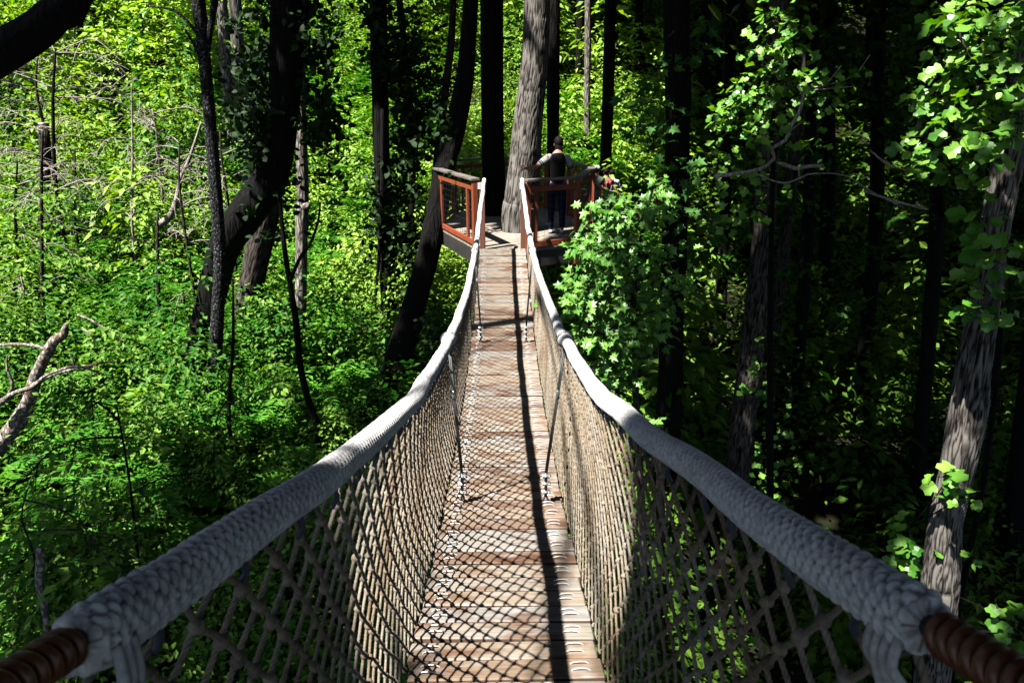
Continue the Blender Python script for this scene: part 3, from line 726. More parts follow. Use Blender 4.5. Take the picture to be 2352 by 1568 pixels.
# ---- saplings with large lit leaves: where their foliage hangs (print coordinates, radius, leaves, distance)
MAPLE_C = [(1450, 492, 70, 30, 55, 7.9), (1400, 475, 45, 22, 20, 7.9), (1515, 450, 26, 40, 20, 8.3), (1400, 555, 80, 40, 60, 7.8), (1480, 590, 55, 42, 40, 8.0), (1345, 660, 55, 48, 42, 7.6),
           (1430, 690, 100, 42, 70, 7.8), (1520, 700, 50, 30, 22, 8.1), (1390, 770, 60, 42, 40, 7.6), (1470, 760, 70, 36, 36, 7.9), (1390, 850, 45, 32, 24, 7.6), (1450, 830, 30, 25, 10, 7.8),
           (1560, 640, 35, 45, 12, 8.4), (1345, 590, 40, 28, 18, 7.6), (1315, 690, 24, 26, 10, 7.5), (1445, 880, 22, 20, 7, 7.7), (1500, 975, 25, 16, 8, 7.2)]
GUM_C = [(1455, 250, 40, 50, 26, 9.6), (1500, 330, 34, 60, 26, 9.4), (1545, 250, 40, 50, 20, 9.8), (1590, 130, 40, 30, 16, 9.8), (1640, 250, 40, 40, 16, 9.8), (1560, 400, 50, 40, 18, 9.6), (1610, 60, 30, 30, 10, 9.8), (1600, 490, 60, 40, 22, 9.5), (1520, 150, 40, 40, 16, 9.8)]
TUL_M = [(1790, 45, 50, 34, 26, 9.0), (1830, 95, 50, 30, 24, 9.0), (1750, 130, 50, 36, 24, 9.0), (1800, 190, 60, 36, 30, 9.0), (1730, 240, 60, 36, 34, 9.1), (1690, 210, 40, 40, 16, 9.2), (1740, 310, 50, 34, 22, 9.0), (1870, 180, 40, 30, 12, 8.9),
         (1660, 280, 34, 30, 14, 9.2), (1900, 220, 40, 22, 10, 8.8), (1790, 270, 40, 30, 14, 9.1)]
TUL_MD = [(1640, 400, 50, 50, 18, 9.3), (1690, 490, 50, 34, 20, 9.2), (1740, 470, 40, 40, 12, 9.2), (1850, 330, 40, 20, 8, 9.0), (1920, 180, 50, 20, 12, 8.8), (1730, 400, 50, 30, 14, 9.2)]
TUL_R = [(2200, 40, 60, 44, 24, 5.7), (2270, 100, 60, 60, 30, 5.6), (2180, 150, 50, 50, 22, 5.7), (2140, 240, 40, 40, 16, 5.8), (2210, 240, 60, 44, 26, 5.6), (2170, 320, 50, 40, 20, 5.6), (2250, 330, 54, 40, 22, 5.5), (2310, 180, 40, 70, 22, 5.5), (2120, 370, 30, 26, 9, 5.7),
         (2190, 400, 36, 24, 10, 5.7), (2320, 280, 40, 50, 14, 5.5), (2330, 40, 40, 40, 14, 5.6)]
TUL_L = [(2255, 500, 44, 26, 10, 5.9), (2265, 575, 40, 34, 14, 5.9), (2320, 600, 34, 50, 16, 5.8), (2245, 640, 34, 34, 12, 5.9), (2250, 705, 36, 26, 9, 5.9), (2315, 720, 34, 40, 12, 5.8), (2180, 1090, 34, 30, 12, 6.1), (2215, 1140, 30, 24, 9, 6.0),
         (2085, 1240, 36, 36, 16, 6.6), (2075, 1320, 40, 44, 22, 6.6), (2060, 1390, 30, 24, 10, 6.6), (2115, 1300, 24, 50, 12, 6.7), (2225, 1280, 22, 16, 5, 6.1), (2330, 1430, 34, 30, 12, 5.8), (2320, 1510, 30, 26, 9, 5.8), (2215, 1455, 14, 12, 3, 5.9)]
TUL_B = [(1755, 850, 34, 26, 12, 10.6), (1740, 905, 36, 20, 10, 10.6), (1765, 790, 24, 26, 7, 10.6), (1700, 890, 20, 14, 5, 10.5), (1760, 1000, 40, 40, 20, 11.2), (1740, 1080, 40, 44, 26, 11.2), (1800, 960, 40, 40, 12, 11.4), (1770, 1150, 36, 40, 16, 11.2), (1840, 1060, 30, 40, 10, 11.5)]
for cl, r, q in ((MAPLE_C, .42, 1), (TUL_M, .40, 1), (TUL_R, .40, 1), (TUL_L, .30, 1), (TUL_B[:4], .30, 1)):
    for (ox, oy, rx, ry, n, Y) in cl: lit(onY(ox, oy, Y), r)
for oy in np.arange(-60, 540, 40): lit(onY(1208, oy, 13.0), .42)            # the pale trunk in the middle
for (x, y) in ((0, 11.9), (.2, 12.4), (-.2, 12.6), (-.9, 12.6), (.1, 13)): lit((x, y, PZ), .5)
for z in np.arange(-2.2, -.8, .3):
    for q_ in (.15, .5, .85): lit((-.46 - .82 * q_, 11.6 + 2.15 * q_, z), .5)
lit(rail_pt(.47, 1), .10); lit((.52, 12.8, -1.0), .22); 
for t_ in (.36, .42, .48, .55): lit(b2(np.array(t_)) + [.1, 0, 1.35], .7)
for oy in (700, 800, 900, 1000, 1150, 1250, 1350, 1450): lit(onY(2255 - (oy - 700) * .14, oy, 6.35), .30)   # big trunk on the right
for (ox, oy, Y, r) in ((1655, 800, 22, 1.5), (1690, 860, 20, .9), (1650, 730, 23, .9), (1680, 640, 25, .9), (2020, 480, 26, 1.2), (1990, 400, 29, 1.1), (2080, 440, 27, .7), (1950, 300, 33, 1.2), (2000, 90, 44, 1.6), (2130, 520, 15, .7),
                       (2050, 700, 14, .5), (1350, 200, 32, 3.0), (1330, 300, 26, 2.5), (1250, 250, 28, 2.5), (1130, 200, 30, 3), (1690, 950, 17, .6), (1640, 560, 26, .6), (1620, 980, 16, .4), (1880, 560, 22, .5), (1950, 760, 16, .4), (2100, 250, 30, .6)):
    lit(onY(ox, oy, Y), r)

for _ in range(34): lit(onY(rng.uniform(1580, 2352), rng.uniform(20, 1350), rng.uniform(10, 24)), rng.uniform(.15, .38))
def litground(ox, oy, r):
    d = ray(ox, oy)
    for k_ in np.arange(4, 75, .15):
        p_ = d * k_
        if p_[2] < ground_z(p_[0], p_[1]) + .5: return lit(p_, r * 1.25)
for (ox, oy, r) in ((540, 620, 1.3), (400, 800, 1.0), (390, 700, 1.2), (570, 740, 1.1), (620, 850, .9), (330, 860, .9), (440, 690, 1.0), (700, 680, 1.1), (860, 860, .7), (760, 760, 1), (160, 640, 1.2), (40, 660, 1.2), (40, 1010, .9), (110, 1080, .9), (190, 1040, .9), (270, 960, .9), (60, 1180, .7), (150, 1200, .6), (330, 1060, .8), (440, 1040, .7), (540, 1020, .7), (60, 50, 2), (250, 40, 2.4), (330, 90, 2.2), (400, 50, 2.4), (120, 130, 1.6), (560, 90, 2), (610, 50, 2), (780, 50, 2.4), (800, 140, 2.2), (770, 240, 2), (820, 330, 2), (780, 420, 1.8), (830, 480, 1.6), (740, 540, 1.6), (800, 640, 1.5),
                    (960, 330, 1.4), (1000, 120, 1.4), (1100, 230, 1.6), (1090, 320, 1.6), (1180, 240, 1.8), (1330, 200, 2.6), (1320, 300, 2.4), (1290, 130, 2), (1100, 60, 1.6), (150, 420, 1.7), (300, 430, 1.8), (420, 470, 1.8), (200, 550, 1.6), (350, 590, 1.6), (90, 590, 1.6),
                    (450, 560, 1.6), (620, 640, 1.4), (700, 600, 1.5), (250, 640, 1.4), (230, 330, 1.4), (30, 420, 1.4), (380, 180, 1.8), (300, 200, 1.2), (440, 300, 1.2), (950, 450, 1.2), (660, 740, 1.1), (820, 780, 1.0), (560, 800, .9), (330, 760, 1.2), (170, 720, 1.1), (60, 740, 1), (260, 860, .8), (110, 880, .7),
                    (400, 880, .7), (600, 920, .7), (760, 900, .7), (180, 980, .6), (300, 1000, .6), (480, 960, .5), (660, 1010, .5), (60, 1040, .5), (120, 1130, .5), (250, 1120, .5), (360, 1180, .4), (40, 1480, .5), (180, 1330, .35), (420, 1290, .3), (1040, 720, .9), (1020, 620, .9), (980, 800, .6), (1060, 560, .8), (930, 650, .8)): litground(ox, oy, r)
# ---- left and middle trees
K = dict
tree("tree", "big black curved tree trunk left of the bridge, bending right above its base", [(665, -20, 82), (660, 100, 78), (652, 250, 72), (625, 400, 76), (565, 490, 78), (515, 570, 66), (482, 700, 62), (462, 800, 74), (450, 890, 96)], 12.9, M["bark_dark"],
     crown=(5.0, 8, 4500, .32), ivy=[(600, 180, 45, 150, 800, .14), (585, 320, 42, 110, 600, .14), (735, 200, 36, 120, 520, .14), (720, 90, 40, 60, 260, .14), (715, 300, 30, 50, 200, .13), (640, 430, 30, 40, 60, .12)], rough=.05)
tree("tree", "grey furrowed trunk leaning right, just behind the big black curved trunk", [(650, 200, 56), (625, 400, 56), (605, 520, 58), (580, 640, 56), (562, 760, 60)], 15.2, M["bark_brown"], crown=(4.5, 9, 3500, .32))
tree("tree", "slender lichen-spotted tree standing in front of the big black curved trunk", [(452, -20, 30), (462, 60, 28), (474, 180, 27), (487, 330, 27), (498, 470, 28), (506, 600, 27), (500, 720, 29), (493, 850, 32), (490, 950, 38)], 12.0, M["bark_lichen"],
     crown=(4.0, 7.5, 3200, .30), branches=[([(474, 120, 16), (484, 60, 16), (496, -10, 17)], 12.0), ([(470, 100, 10), (440, 60, 8), (400, 24, 6), (345, 14, 4)], 11.95), ([(474, 170, 10), (450, 110, 8), (420, 60, 5)], 11.95)], k=16, rough=.04)
tree("tree", "paler left one of two straight grey trunks on the sunny slope", [(507, -20, 24), (514, 60, 24), (520, 170, 24), (528, 270, 23), (535, 380, 24)], 27.5, M["bark_pale"], crown=(5.0, 13, 4200, .36), up_to=13)
tree("tree", "right one of two straight grey trunks on the sunny slope, furrowed bark", [(538, -20, 28), (545, 80, 28), (550, 200, 27), (556, 300, 27), (560, 390, 28)], 27.0, M["bark_grey"], crown=(5.0, 13, 4200, .36), up_to=13)
tree("tree", "short black trunk at the top left, below the thick leaning limb", [(179, -20, 19), (181, 100, 19), (182, 230, 19)], 31.0, M["bark_dark"], crown=(6.0, 15, 5500, .38), up_to=14)
tree("tree", "mottled thin trunk with a broken knot, right of the big black curved trunk", [(684, -20, 22), (688, 120, 24), (692, 300, 25), (696, 460, 26), (694, 480, 28), (692, 600, 25), (690, 740, 26)], 14.6, M["bark_pale"], crown=(4.2, 9, 3500, .30),
     branches=[([(696, 478, 18), (706, 472, 16), (712, 470, 11)], 14.45)], k=16)
tree("thin_tree", "thin dark forked sapling whose stem winds down towards the left handrail", [(642, 440, 9), (648, 520, 10), (656, 590, 12), (668, 660, 13), (680, 740, 15), (690, 840, 15), (712, 930, 16), (732, 985, 17), (737, 1060, 20)], 10.6, M["bark_dark"], up_to=None, k=10,
     branches=[([(668, 640, 9), (690, 590, 8), (712, 560, 7), (730, 510, 6), (736, 465, 4)], 10.5)], cat="young tree")
tree("tree", "straight dark trunk with pale patches, left of the leaning trunk by the platform", [(868, -20, 40), (872, 150, 38), (876, 320, 36), (882, 480, 34), (888, 640, 32), (895, 760, 34)], 16.0, M["bark_dark"], crown=(3.0, 9.5, 1500, .30),
     ivy=[(905, 120, 50, 120, 900, .15), (930, 300, 40, 130, 900, .15), (910, 480, 46, 100, 700, .15), (880, 820, 40, 60, 200, .14), (915, 580, 44, 100, 500, .15)], branches=[([(884, 250, 20), (880, 420, 14), (872, 560, 9), (862, 700, 5)], 15.8)])
tree("tree", "thin winding dark trunk wrapped in leaves, just right of the straight patched trunk", [(915, -20, 16), (928, 100, 16), (936, 220, 16), (946, 380, 15), (945, 520, 14), (944, 620, 15)], 19.0, M["bark_dark"], crown=(2.2, 9.5, 700, .30), k=10,
     ivy=[(950, 120, 40, 90, 160, .13), (962, 250, 30, 60, 100, .13)])
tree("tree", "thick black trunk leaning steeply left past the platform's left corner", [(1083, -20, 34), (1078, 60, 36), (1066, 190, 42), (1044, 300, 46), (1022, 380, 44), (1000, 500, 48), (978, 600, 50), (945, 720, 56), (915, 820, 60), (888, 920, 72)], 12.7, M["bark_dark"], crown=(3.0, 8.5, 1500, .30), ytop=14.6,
     ivy=[(985, 760, 36, 60, 110, .12), (1010, 300, 24, 70, 90, .12)])
tree("tree", "slim dark trunk running alongside the thick leaning one, on its left", [(1042, -20, 14), (1036, 100, 16), (1020, 230, 18), (1004, 380, 20), (992, 520, 20), (978, 640, 22)], 16.5, M["bark_brown"], crown=(2.0, 9, 700, .28), k=12, ivy=[(985, 190, 40, 80, 160, .13), (1000, 300, 30, 60, 110, .13), (970, 70, 40, 50, 110, .13)])
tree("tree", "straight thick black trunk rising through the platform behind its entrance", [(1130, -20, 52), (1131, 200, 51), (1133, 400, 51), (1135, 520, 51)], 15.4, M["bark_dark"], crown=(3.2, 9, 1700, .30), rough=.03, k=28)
tree("tree", "big sunlit grey trunk with furrowed bark standing in the platform entrance", [(1234, -20, 58), (1232, 60, 60), (1226, 160, 62), (1214, 270, 66), (1204, 380, 70), (1196, 460, 74), (1192, 525, 82)], 13.33, M["bark_grey"], crown=(3.0, 8.5, 1200, .30), rough=.03, k=32)
tree("tree", "dark straight trunk behind the person on the platform", [(1271, -20, 30), (1271, 150, 29), (1270, 300, 28), (1270, 400, 28)], 18.0, M["bark_dark"], crown=(2.8, 9.5, 1300, .30))
tree("tree", "slim black trunk close behind the sunlit grey trunk, on its right", [(1250, -20, 12), (1247, 150, 12), (1241, 280, 10), (1236, 400, 10)], 21.0, M["bark_dark"], crown=(2.0, 10, 500, .30), k=10)
tree("tree", "short dark trunk beside the pale thin trunk right of the platform", [(1332, -20, 15), (1331, 80, 15), (1328, 180, 16), (1324, 260, 16)], 31.0, M["bark_dark"], crown=(2.4, 13, 500, .32), up_to=13, k=12)
tree("tree", "pale thin sunlit trunk right of the platform on the far slope", [(1350, -20, 15), (1350, 100, 15), (1348, 220, 15), (1348, 300, 16), (1346, 420, 16)], 27.0, M["bark_pale"], up_to=13, k=12, crown=(3.0, 13, 800, .34))
tree("tree", "dark trunk directly above the people on the far bridge", [(1402, -20, 26), (1400, 100, 26), (1396, 240, 26), (1390, 400, 28)], 23.0, M["bark_dark"], crown=(3.2, 9.5, 1600, .32))

tree("tree", "shaded tree at the left edge, its dark green boughs hanging below the thick limb", [(-75, -20, 40), (-70, 200, 40), (-66, 430, 44)], 22.5, M["bark_dark"], crown=(6.0, 11, 6500, .38), ivy=[(5, 210, 40, 40, 160, .15), (-5, 300, 50, 40, 200, .15), (40, 250, 40, 30, 90, .14)], ivymat="shade", up_to=10)  # trunk and crown out of view, added to shade the slope; boughs hang in
# the thick limb at the top left: a leaning tree, unseen crown shaped to shade handrails and slope
cl = np.array([(-9.0, -1, 5.2), (-7.8, 2, 5.4), (-6.0, -2.0, 5.2), (-4.2, 1.0, 5.6), (-3.2, -1.2, 5.0), (-2.7, -.9, 5.2), (-3.4, -.3, 5.4), (-2.4, -1.6, 5.0), (-2.9, -1.8, 5.0), (-3.6, -1.8, 5.2), (-8.6, 3.4, 5.2), (-10.5, 1.4, 5.8), (-9.6, 5.2, 5.6), (-11, -1.5, 5.4), (-7.0, .4, 5.6), (-11.4, 4.2, 5.8), (-3.0, -.6, 5.3), (-2.6, -1.3, 5.3), (-2.9, -.2, 5.0), (-2.3, -.5, 5.1), (-3.2, -.1, 5.2), (-1.9, -.6, 5.0), (-2.2, -1.0, 5.0), (-9.2, .6, 5.4), (-8.2, 4.4, 5.6), (-10.4, 3.2, 5.4), (-12.5, 6, 6), (-13.5, 8, 6.4), (-11.5, 8.2, 6.2), (-9.4, 7.2, 5.8), (-7.4, 3.6, 5.6), (-6.2, 1.6, 5.6), (-12.6, 2.0, 6), (-14.6, 5.4, 6.4)])
tree("tree", "very thick black limb of a leaning tree crossing the top left corner", [(185, -40, 70), (130, 30, 74), (70, 80, 80), (-10, 125, 90), (-120, 190, 100), (-260, 330, 110)], 6.4, M["bark_dark"], clumps=(cl, 6200, .24, .60), rough=.05, up_to=4.5)

# ---- right side
tree("tree", "broad black trunk in deep shade behind the sunlit maple sapling", [(1552, -20, 58), (1556, 300, 56), (1548, 600, 54), (1538, 900, 56), (1530, 1100, 60)], 11.6, M["bark_dark"], crown=(4.0, 7.5, 2600, .34))
tree("tree", "brown furrowed trunk, faintly lit, rising from behind the right handrail", [(1762, 400, 46), (1752, 560, 48), (1738, 700, 52), (1722, 850, 56), (1705, 980, 54), (1688, 1150, 56)], 11.2, M["bark_brown"], crown=(3.6, 7.5, 2400, .34))
tree("tree", "slim grey trunk with a sunlit spot, right of the brown furrowed trunk", [(1822, 380, 24), (1812, 480, 25), (1800, 580, 27), (1786, 680, 29), (1774, 800, 30)], 17.0, M["bark_brown"], crown=(3.0, 8.5, 1600, .34))
lit(onY(1803, 560, 16.8), .35)
tree("tree", "large sunlit trunk with rugged bark at the right edge, draped with big leaves", [(2346, 120, 62), (2335, 260, 64), (2310, 400, 62), (2280, 560, 58), (2262, 700, 58), (2240, 820, 68), (2222, 950, 76), (2198, 1080, 70), (2172, 1200, 66), (2164, 1300, 76), (2152, 1440, 72), (2140, 1560, 70)], 6.35, M["bark_grey"],
     clumps=(np.array([(-1.5, .6, 6), (0, .2, 6.2), (1.2, .8, 6), (-.6, 2.2, 6.4), (.8, 3.2, 6.2), (2.2, 2.6, 6), (-1.4, 3.8, 7), (1.8, 5, 6.6), (3.2, 4.4, 6.4), (.2, 4.8, 7), (-2.2, 2, 6.6), (4.4, 6.5, 6.6), (3.0, 7.2, 6.8), (1.6, 7.4, 7), (5.5, 3.5, 6.5), (6.5, 6, 6.6), (3.5, -1, 6.5), (5, 1, 6.6), (6.5, -2.5, 7), (8, 1.5, 7), (8.5, 4.5, 7), (4.5, -4, 7), (2.2, -2.8, 6.6), (9.5, 7, 7)]), 7500, .75, .36), rough=.06, k=28)  # unseen crown clumps spread wide to darken the wood and block sky
bgt = [(1665, 19, 24), (1855, 15.5, 26), (1900, 20, 30), (2010, 16, 30), (2095, 30, 26), (2200, 25, 34), (2290, 15, 44), (2340, 21, 36), (1705, 28, 22), (1990, 36, 22), (2240, 34, 26), (2420, 17, 40), (1600, 36, 22), (2150, 12.5, 30), (2560, 13, 44), (2400, 11.5, 44), (1880, 40, 22), (1460, 38, 20)]
for q, (ox, Y, w) in enumerate(bgt):
    ln = rng.uniform(-25, 25)
    tree("tree", "dark tree standing in the deep shade of the wood right of the bridge", [(ox + ln, -20, w), (ox + ln * .5, 250, w), (ox, 520, w * 1.05)], Y, M["bark_dark"], crown=(4.4, float(ground_z(onY(ox, 300, Y)[0], Y)) + 12.5, 4600, .40), ivy=[(ox + rng.uniform(-60, 60), rng.uniform(20, 700), rng.uniform(25, 60) * 14 / Y, rng.uniform(20, 50) * 14 / Y, 60, .16) for _ in range(9)], ivymat="shade", group="trees in the deep shade on the right", k=12, up_to=float(ground_z(onY(ox, 300, Y)[0], Y)) + 11.5)

# unseen leaf roof added to block sky light, open over LIT, split among crowns
for (x0, x1, y0, y1, n) in ((-8, 1, -7, 5, 6000), (-36, 1, -14, 52, 40000), (-4, 38, -14, 58, 95000)):
    x = rng.uniform(x0, x1, n); y = rng.uniform(y0, y1, n); z = np.maximum(ground_z(x, y) + 10.5, 6.4 + .12 * np.maximum(y, 0)) + rng.uniform(0, 3.5, n)
    P = np.stack([x, y, z], -1); P = P[open_to_sun(P, .12)]
    own = np.argmin(np.stack([np.hypot(P[:, 0] - c[0], P[:, 1] - c[1]) for _, c, _, _ in CROWNS]), 0)
    for q, (t, c, cm, lf) in enumerate(CROWNS):
        Q = P[own == q]
        if len(Q): leaves(cm, Q, updirs(len(Q), .3), rng.uniform(.55, .85, len(Q)), KITE)
for t, c, cm, lf in CROWNS:
    if cm.n: cm.build("crown", M[lf], t, False)  # crown mesh also holds the added roof leaves
# ---- leafy saplings
def sapling(name, label, stems, clusters, T, size, mat, bark, cat="sapling", group=None, tilt=.62, mult=1.0, lean=(-.25, -.35, 0)):
    base = onY(stems[0][0][-1][0], stems[0][0][-1][1], stems[0][1])
    t = thing(name, base, label, cat, group)
    sm = MB(); allS = []
    for pts, Y in stems:
        P = np.array([onY(a, b_, Y) for a, b_, w in pts]); R = np.array([w / 2.297 * depY(a, b_, Y) / FPX / 2 for a, b_, w in pts])
        S, Rs = smooth_path(P, R, .08); sm.add(*tube_vf(S, Rs, 8)); allS.append(S)
    allS = np.vstack(allS); lm = MB()
    for (ox, oy, rx, ry, n, Y) in clusters:
        n = int(n * mult); c = onY(ox, oy, Y); s = depY(ox, oy, Y) / FPX / 2.297
        Pl = c + rng.normal(size=(n, 3)) * np.array([rx * s * .55, min(.35, (rx + ry) * s * .35), ry * s * .55])
        nn = updirs(n, tilt, lean); hd = (Pl - c) + rng.normal(size=(n, 3)) * .12 + np.array([0, 0, -.12])
        leaves(lm, Pl, nn, rng.uniform(.55, 1.25, n) * size, T, None, hd)
        a = allS[np.argmin(np.sum((allS - c) ** 2, 1) + .15 * np.abs(allS[:, 2] - c[2] + .3))]
        mid = (a + c) / 2 + rng.normal(size=3) * .05 + np.array([0, 0, .04]); sp, sr = smooth_path(np.array([a, mid, c]), np.array([.010, .007, .004]), .08); sm.add(*tube_vf(sp, sr, 5, False))
        for q in range(0, n, 2):
            e = Pl[q]; m_ = (c + e) / 2 + rng.normal(size=3) * .02; sm.add(*tube_vf(np.array([c, m_, e]), np.array([.0035, .0025, .0015]), 4, False))
    sm.build("stem", bark, t); lm.build("foliage", mat, t, False); return t
def grd(ox, oy, Y):                                       # print row where the ground lies below (ox, oy)
    for o in range(int(oy), 4000, 10):
        p = onY(ox, o, Y)
        if p[2] < ground_z(p[0], p[1]): return o
    return 2600
sapling("maple_sapling", "maple sapling with bright sunlit star-shaped leaves right beside the bridge", [([(1500, 430, 6), (1470, 560, 9), (1455, 700, 12), (1460, 900, 15), (1475, 1200, 18), (1485, grd(1485, 1200, 7.9), 22)], 7.9)], MAPLE_C, STAR, .102, M["maple"], M["twig_brown"], mult=3.2)
sapling("sweetgum_sapling", "tall dim sapling of star-shaped leaves half in shade above the maple sapling", [([(1560, 20, 6), (1545, 150, 8), (1540, 300, 10), (1530, 480, 12), (1520, 900, 18), (1515, grd(1515, 900, 9.7), 24)], 9.7)], GUM_C, STAR, .14, M["gum"], M["bark_dark"], tilt=.6)
sapling("tulip_sapling", "young tulip tree with sunlit leaves and bare white branches in the dark wood", [([(1800, 30, 6), (1790, 150, 8), (1775, 280, 9), (1775, 420, 11), (1770, 700, 14), (1768, grd(1768, 700, 9.1), 20)], 9.1)], TUL_M + TUL_MD, TULIP, .105, M["tulip"], M["bark_dark"], mult=2.2)
sapling("tulip_branch", "leafy boughs of large sunlit tulip tree leaves in the upper right corner", [([(2400, -20, 14), (2330, 60, 12), (2260, 180, 9), (2190, 280, 7), (2140, 380, 5)], 5.65), ([(2420, 200, 12), (2330, 200, 10), (2230, 130, 7), (2190, 40, 5)], 5.6)], TUL_R, TULIP, .100, M["tulip"], M["twig_brown"], cat="bough", mult=2.8)
sapling("tulip_sapling", "scattered tulip leaves growing low around the large sunlit trunk at the right edge", [([(2280, 490, 5), (2290, 620, 7), (2300, 760, 9), (2260, 1100, 12), (2190, 1500, 12), (2180, grd(2190, 1500, 5.95), 14)], 6.9), ([(2085, 1215, 5), (2088, 1330, 8), (2100, 1500, 12), (2105, grd(2105, 1500, 6.6), 16)], 6.6)], TUL_L, TULIP, .14, M["tulip"], M["bark_dark"])
sapling("tulip_sapling", "small sapling with a few lit leaves against the brown furrowed trunk", [([(1765, 780, 4), (1760, 900, 6), (1765, 1050, 8), (1775, 1200, 10), (1780, grd(1780, 1200, 10.8), 14)], 10.8)], TUL_B, TULIP, .12, M["tulip"], M["bark_dark"], mult=1.4)

# ---- bare dead branches
def branch(name, label, runs, mat, cat="branch", group=None):
    P0 = onY(runs[0][0][0][0], runs[0][0][0][1], runs[0][1])
    m = MB()
    for pts, Y in runs:
        P = np.array([onY(a, b_, Y) for a, b_, w in pts]) + rng.normal(size=(len(pts), 3)) * .01; R = np.array([w / 2.297 * depY(a, b_, Y) / FPX / 2 for a, b_, w in pts])
        S, Rs = smooth_path(P, R, .05); n = len(S); th = np.arange(9) / 9 * 6.283
        m.add(*tube_vf(S, Rs, 9, True, 1 + .07 * np.sin(th[None] * 2 + .4) * rng.uniform(.3, 1, (n, 1))))
    return tag(m.build(name, mat, None, True, origin=P0), label, cat, group)
branch("dead_branch", "crooked white dead branch rising out of the young tulip tree", [([(1640, 405, 10), (1700, 398, 9), (1755, 385, 8), (1780, 362, 7), (1775, 340, 8), (1805, 322, 8), (1815, 290, 8), (1835, 260, 8), (1848, 225, 8), (1838, 190, 6)], 8.7), ([(1848, 205, 4), (1900, 190, 3), (1930, 150, 2)], 8.7), ([(1848, 205, 4), (1900, 205, 3), (1960, 200, 2)], 8.7), ([(1815, 300, 4), (1850, 275, 2)], 8.7), ([(1775, 345, 5), (1758, 320, 4), (1752, 300, 2)], 8.7)], M["twig"])
branch("dead_branch", "smooth white dead branch stub curving level below the crooked one", [([(1787, 372, 6), (1800, 380, 9), (1830, 385, 9), (1860, 382, 9), (1890, 380, 9)], 8.5)], M["twig"])
branch("dead_branch", "long thin drooping bare twig hanging under the white dead branches", [([(1740, 400, 4), (1775, 418, 4), (1810, 418, 4), (1840, 405, 4), (1870, 398, 3), (1940, 405, 3), (2000, 440, 3), (2080, 480, 2)], 8.6), ([(1835, 405, 4), (1838, 385, 3)], 8.6)], M["twig"])
for q_ in ((60, 920), (105, 815), (140, 775), (150, 850), (30, 985)): lit(onY(*q_, 9.5), .4)
branch("dead_branch", "thick broken pale limb with brown rot leaning at the left edge", [([(-60, 1085, 46), (0, 1020, 40), (45, 965, 36), (68, 905, 29), (82, 860, 26), (105, 815, 23), (128, 780, 22), (145, 768, 20), (152, 745, 8)], 9.6), ([(75, 885, 12), (120, 860, 8), (170, 845, 7), (230, 832, 5), (268, 826, 3)], 9.5), ([(-20, 940, 16), (30, 905, 12), (75, 885, 10), (110, 860, 7), (165, 845, 7), (210, 848, 5), (240, 862, 3)], 9.4), ([(170, 845, 4), (166, 825, 4), (158, 815, 2)], 9.5), ([(-20, 795, 8), (40, 792, 8), (80, 795, 8), (110, 806, 8)], 9.55), ([(15, 915, 9), (30, 880, 7), (20, 845, 5), (15, 815, 3)], 9.5)], M["dead_wood"], "dead limb")
branch("dead_branch", "pale fallen branch lying on the sunny undergrowth near the mossy slope foot", [([(178, 725, 5), (215, 740, 5), (255, 765, 6), (290, 785, 4)], 12.4), ([(190, 758, 6), (215, 770, 6), (222, 776, 4)], 12.3)], M["twig"])
branch("dead_branch", "curved pale dead trunk standing between the thin dead poles on the slope", [([(362, 520, 16), (390, 495, 15), (405, 460, 12), (415, 410, 9), (435, 360, 7), (462, 280, 5)], 16.8)], M["twig"], "dead trunk")
branch("dead_branch", "thin white twig rising to the right above the crooked dead branch", [([(1880, 200, 4), (1960, 175, 3), (2000, 130, 2)], 9.6)], M["twig"])
branch("dead_branch", "short curved bare twig in front of dark wood, right of the white dead branches", [([(2000, 345, 4), (2040, 378, 5), (2085, 392, 3)], 9.4)], M["twig"])
branch("dead_branch", "dark slanting bare branch below the short curved twig", [([(1985, 440, 5), (2060, 462, 6), (2130, 480, 4)], 11)], M["twig"])
branch("dead_branch", "bare forked twigs lying in the dark bottom right corner", [([(2200, 1463, 4), (2235, 1490, 5), (2260, 1515, 5)], 5.0), ([(2215, 1458, 8), (2250, 1452, 8), (2272, 1448, 5)], 5.1), ([(2245, 1452, 7), (2250, 1478, 8), (2260, 1510, 8)], 5.05), ([(2290, 1475, 10), (2282, 1500, 11), (2275, 1525, 9)], 5.0)], M["dead_wood"])
branch("dead_branch", "leaning mossy snag stem in the shade of the lower left corner", [([(85, 1255, 10), (95, 1275, 20), (97, 1340, 18), (104, 1420, 16), (112, 1500, 14)], 6.3)], M["dead_wood"], "snag")

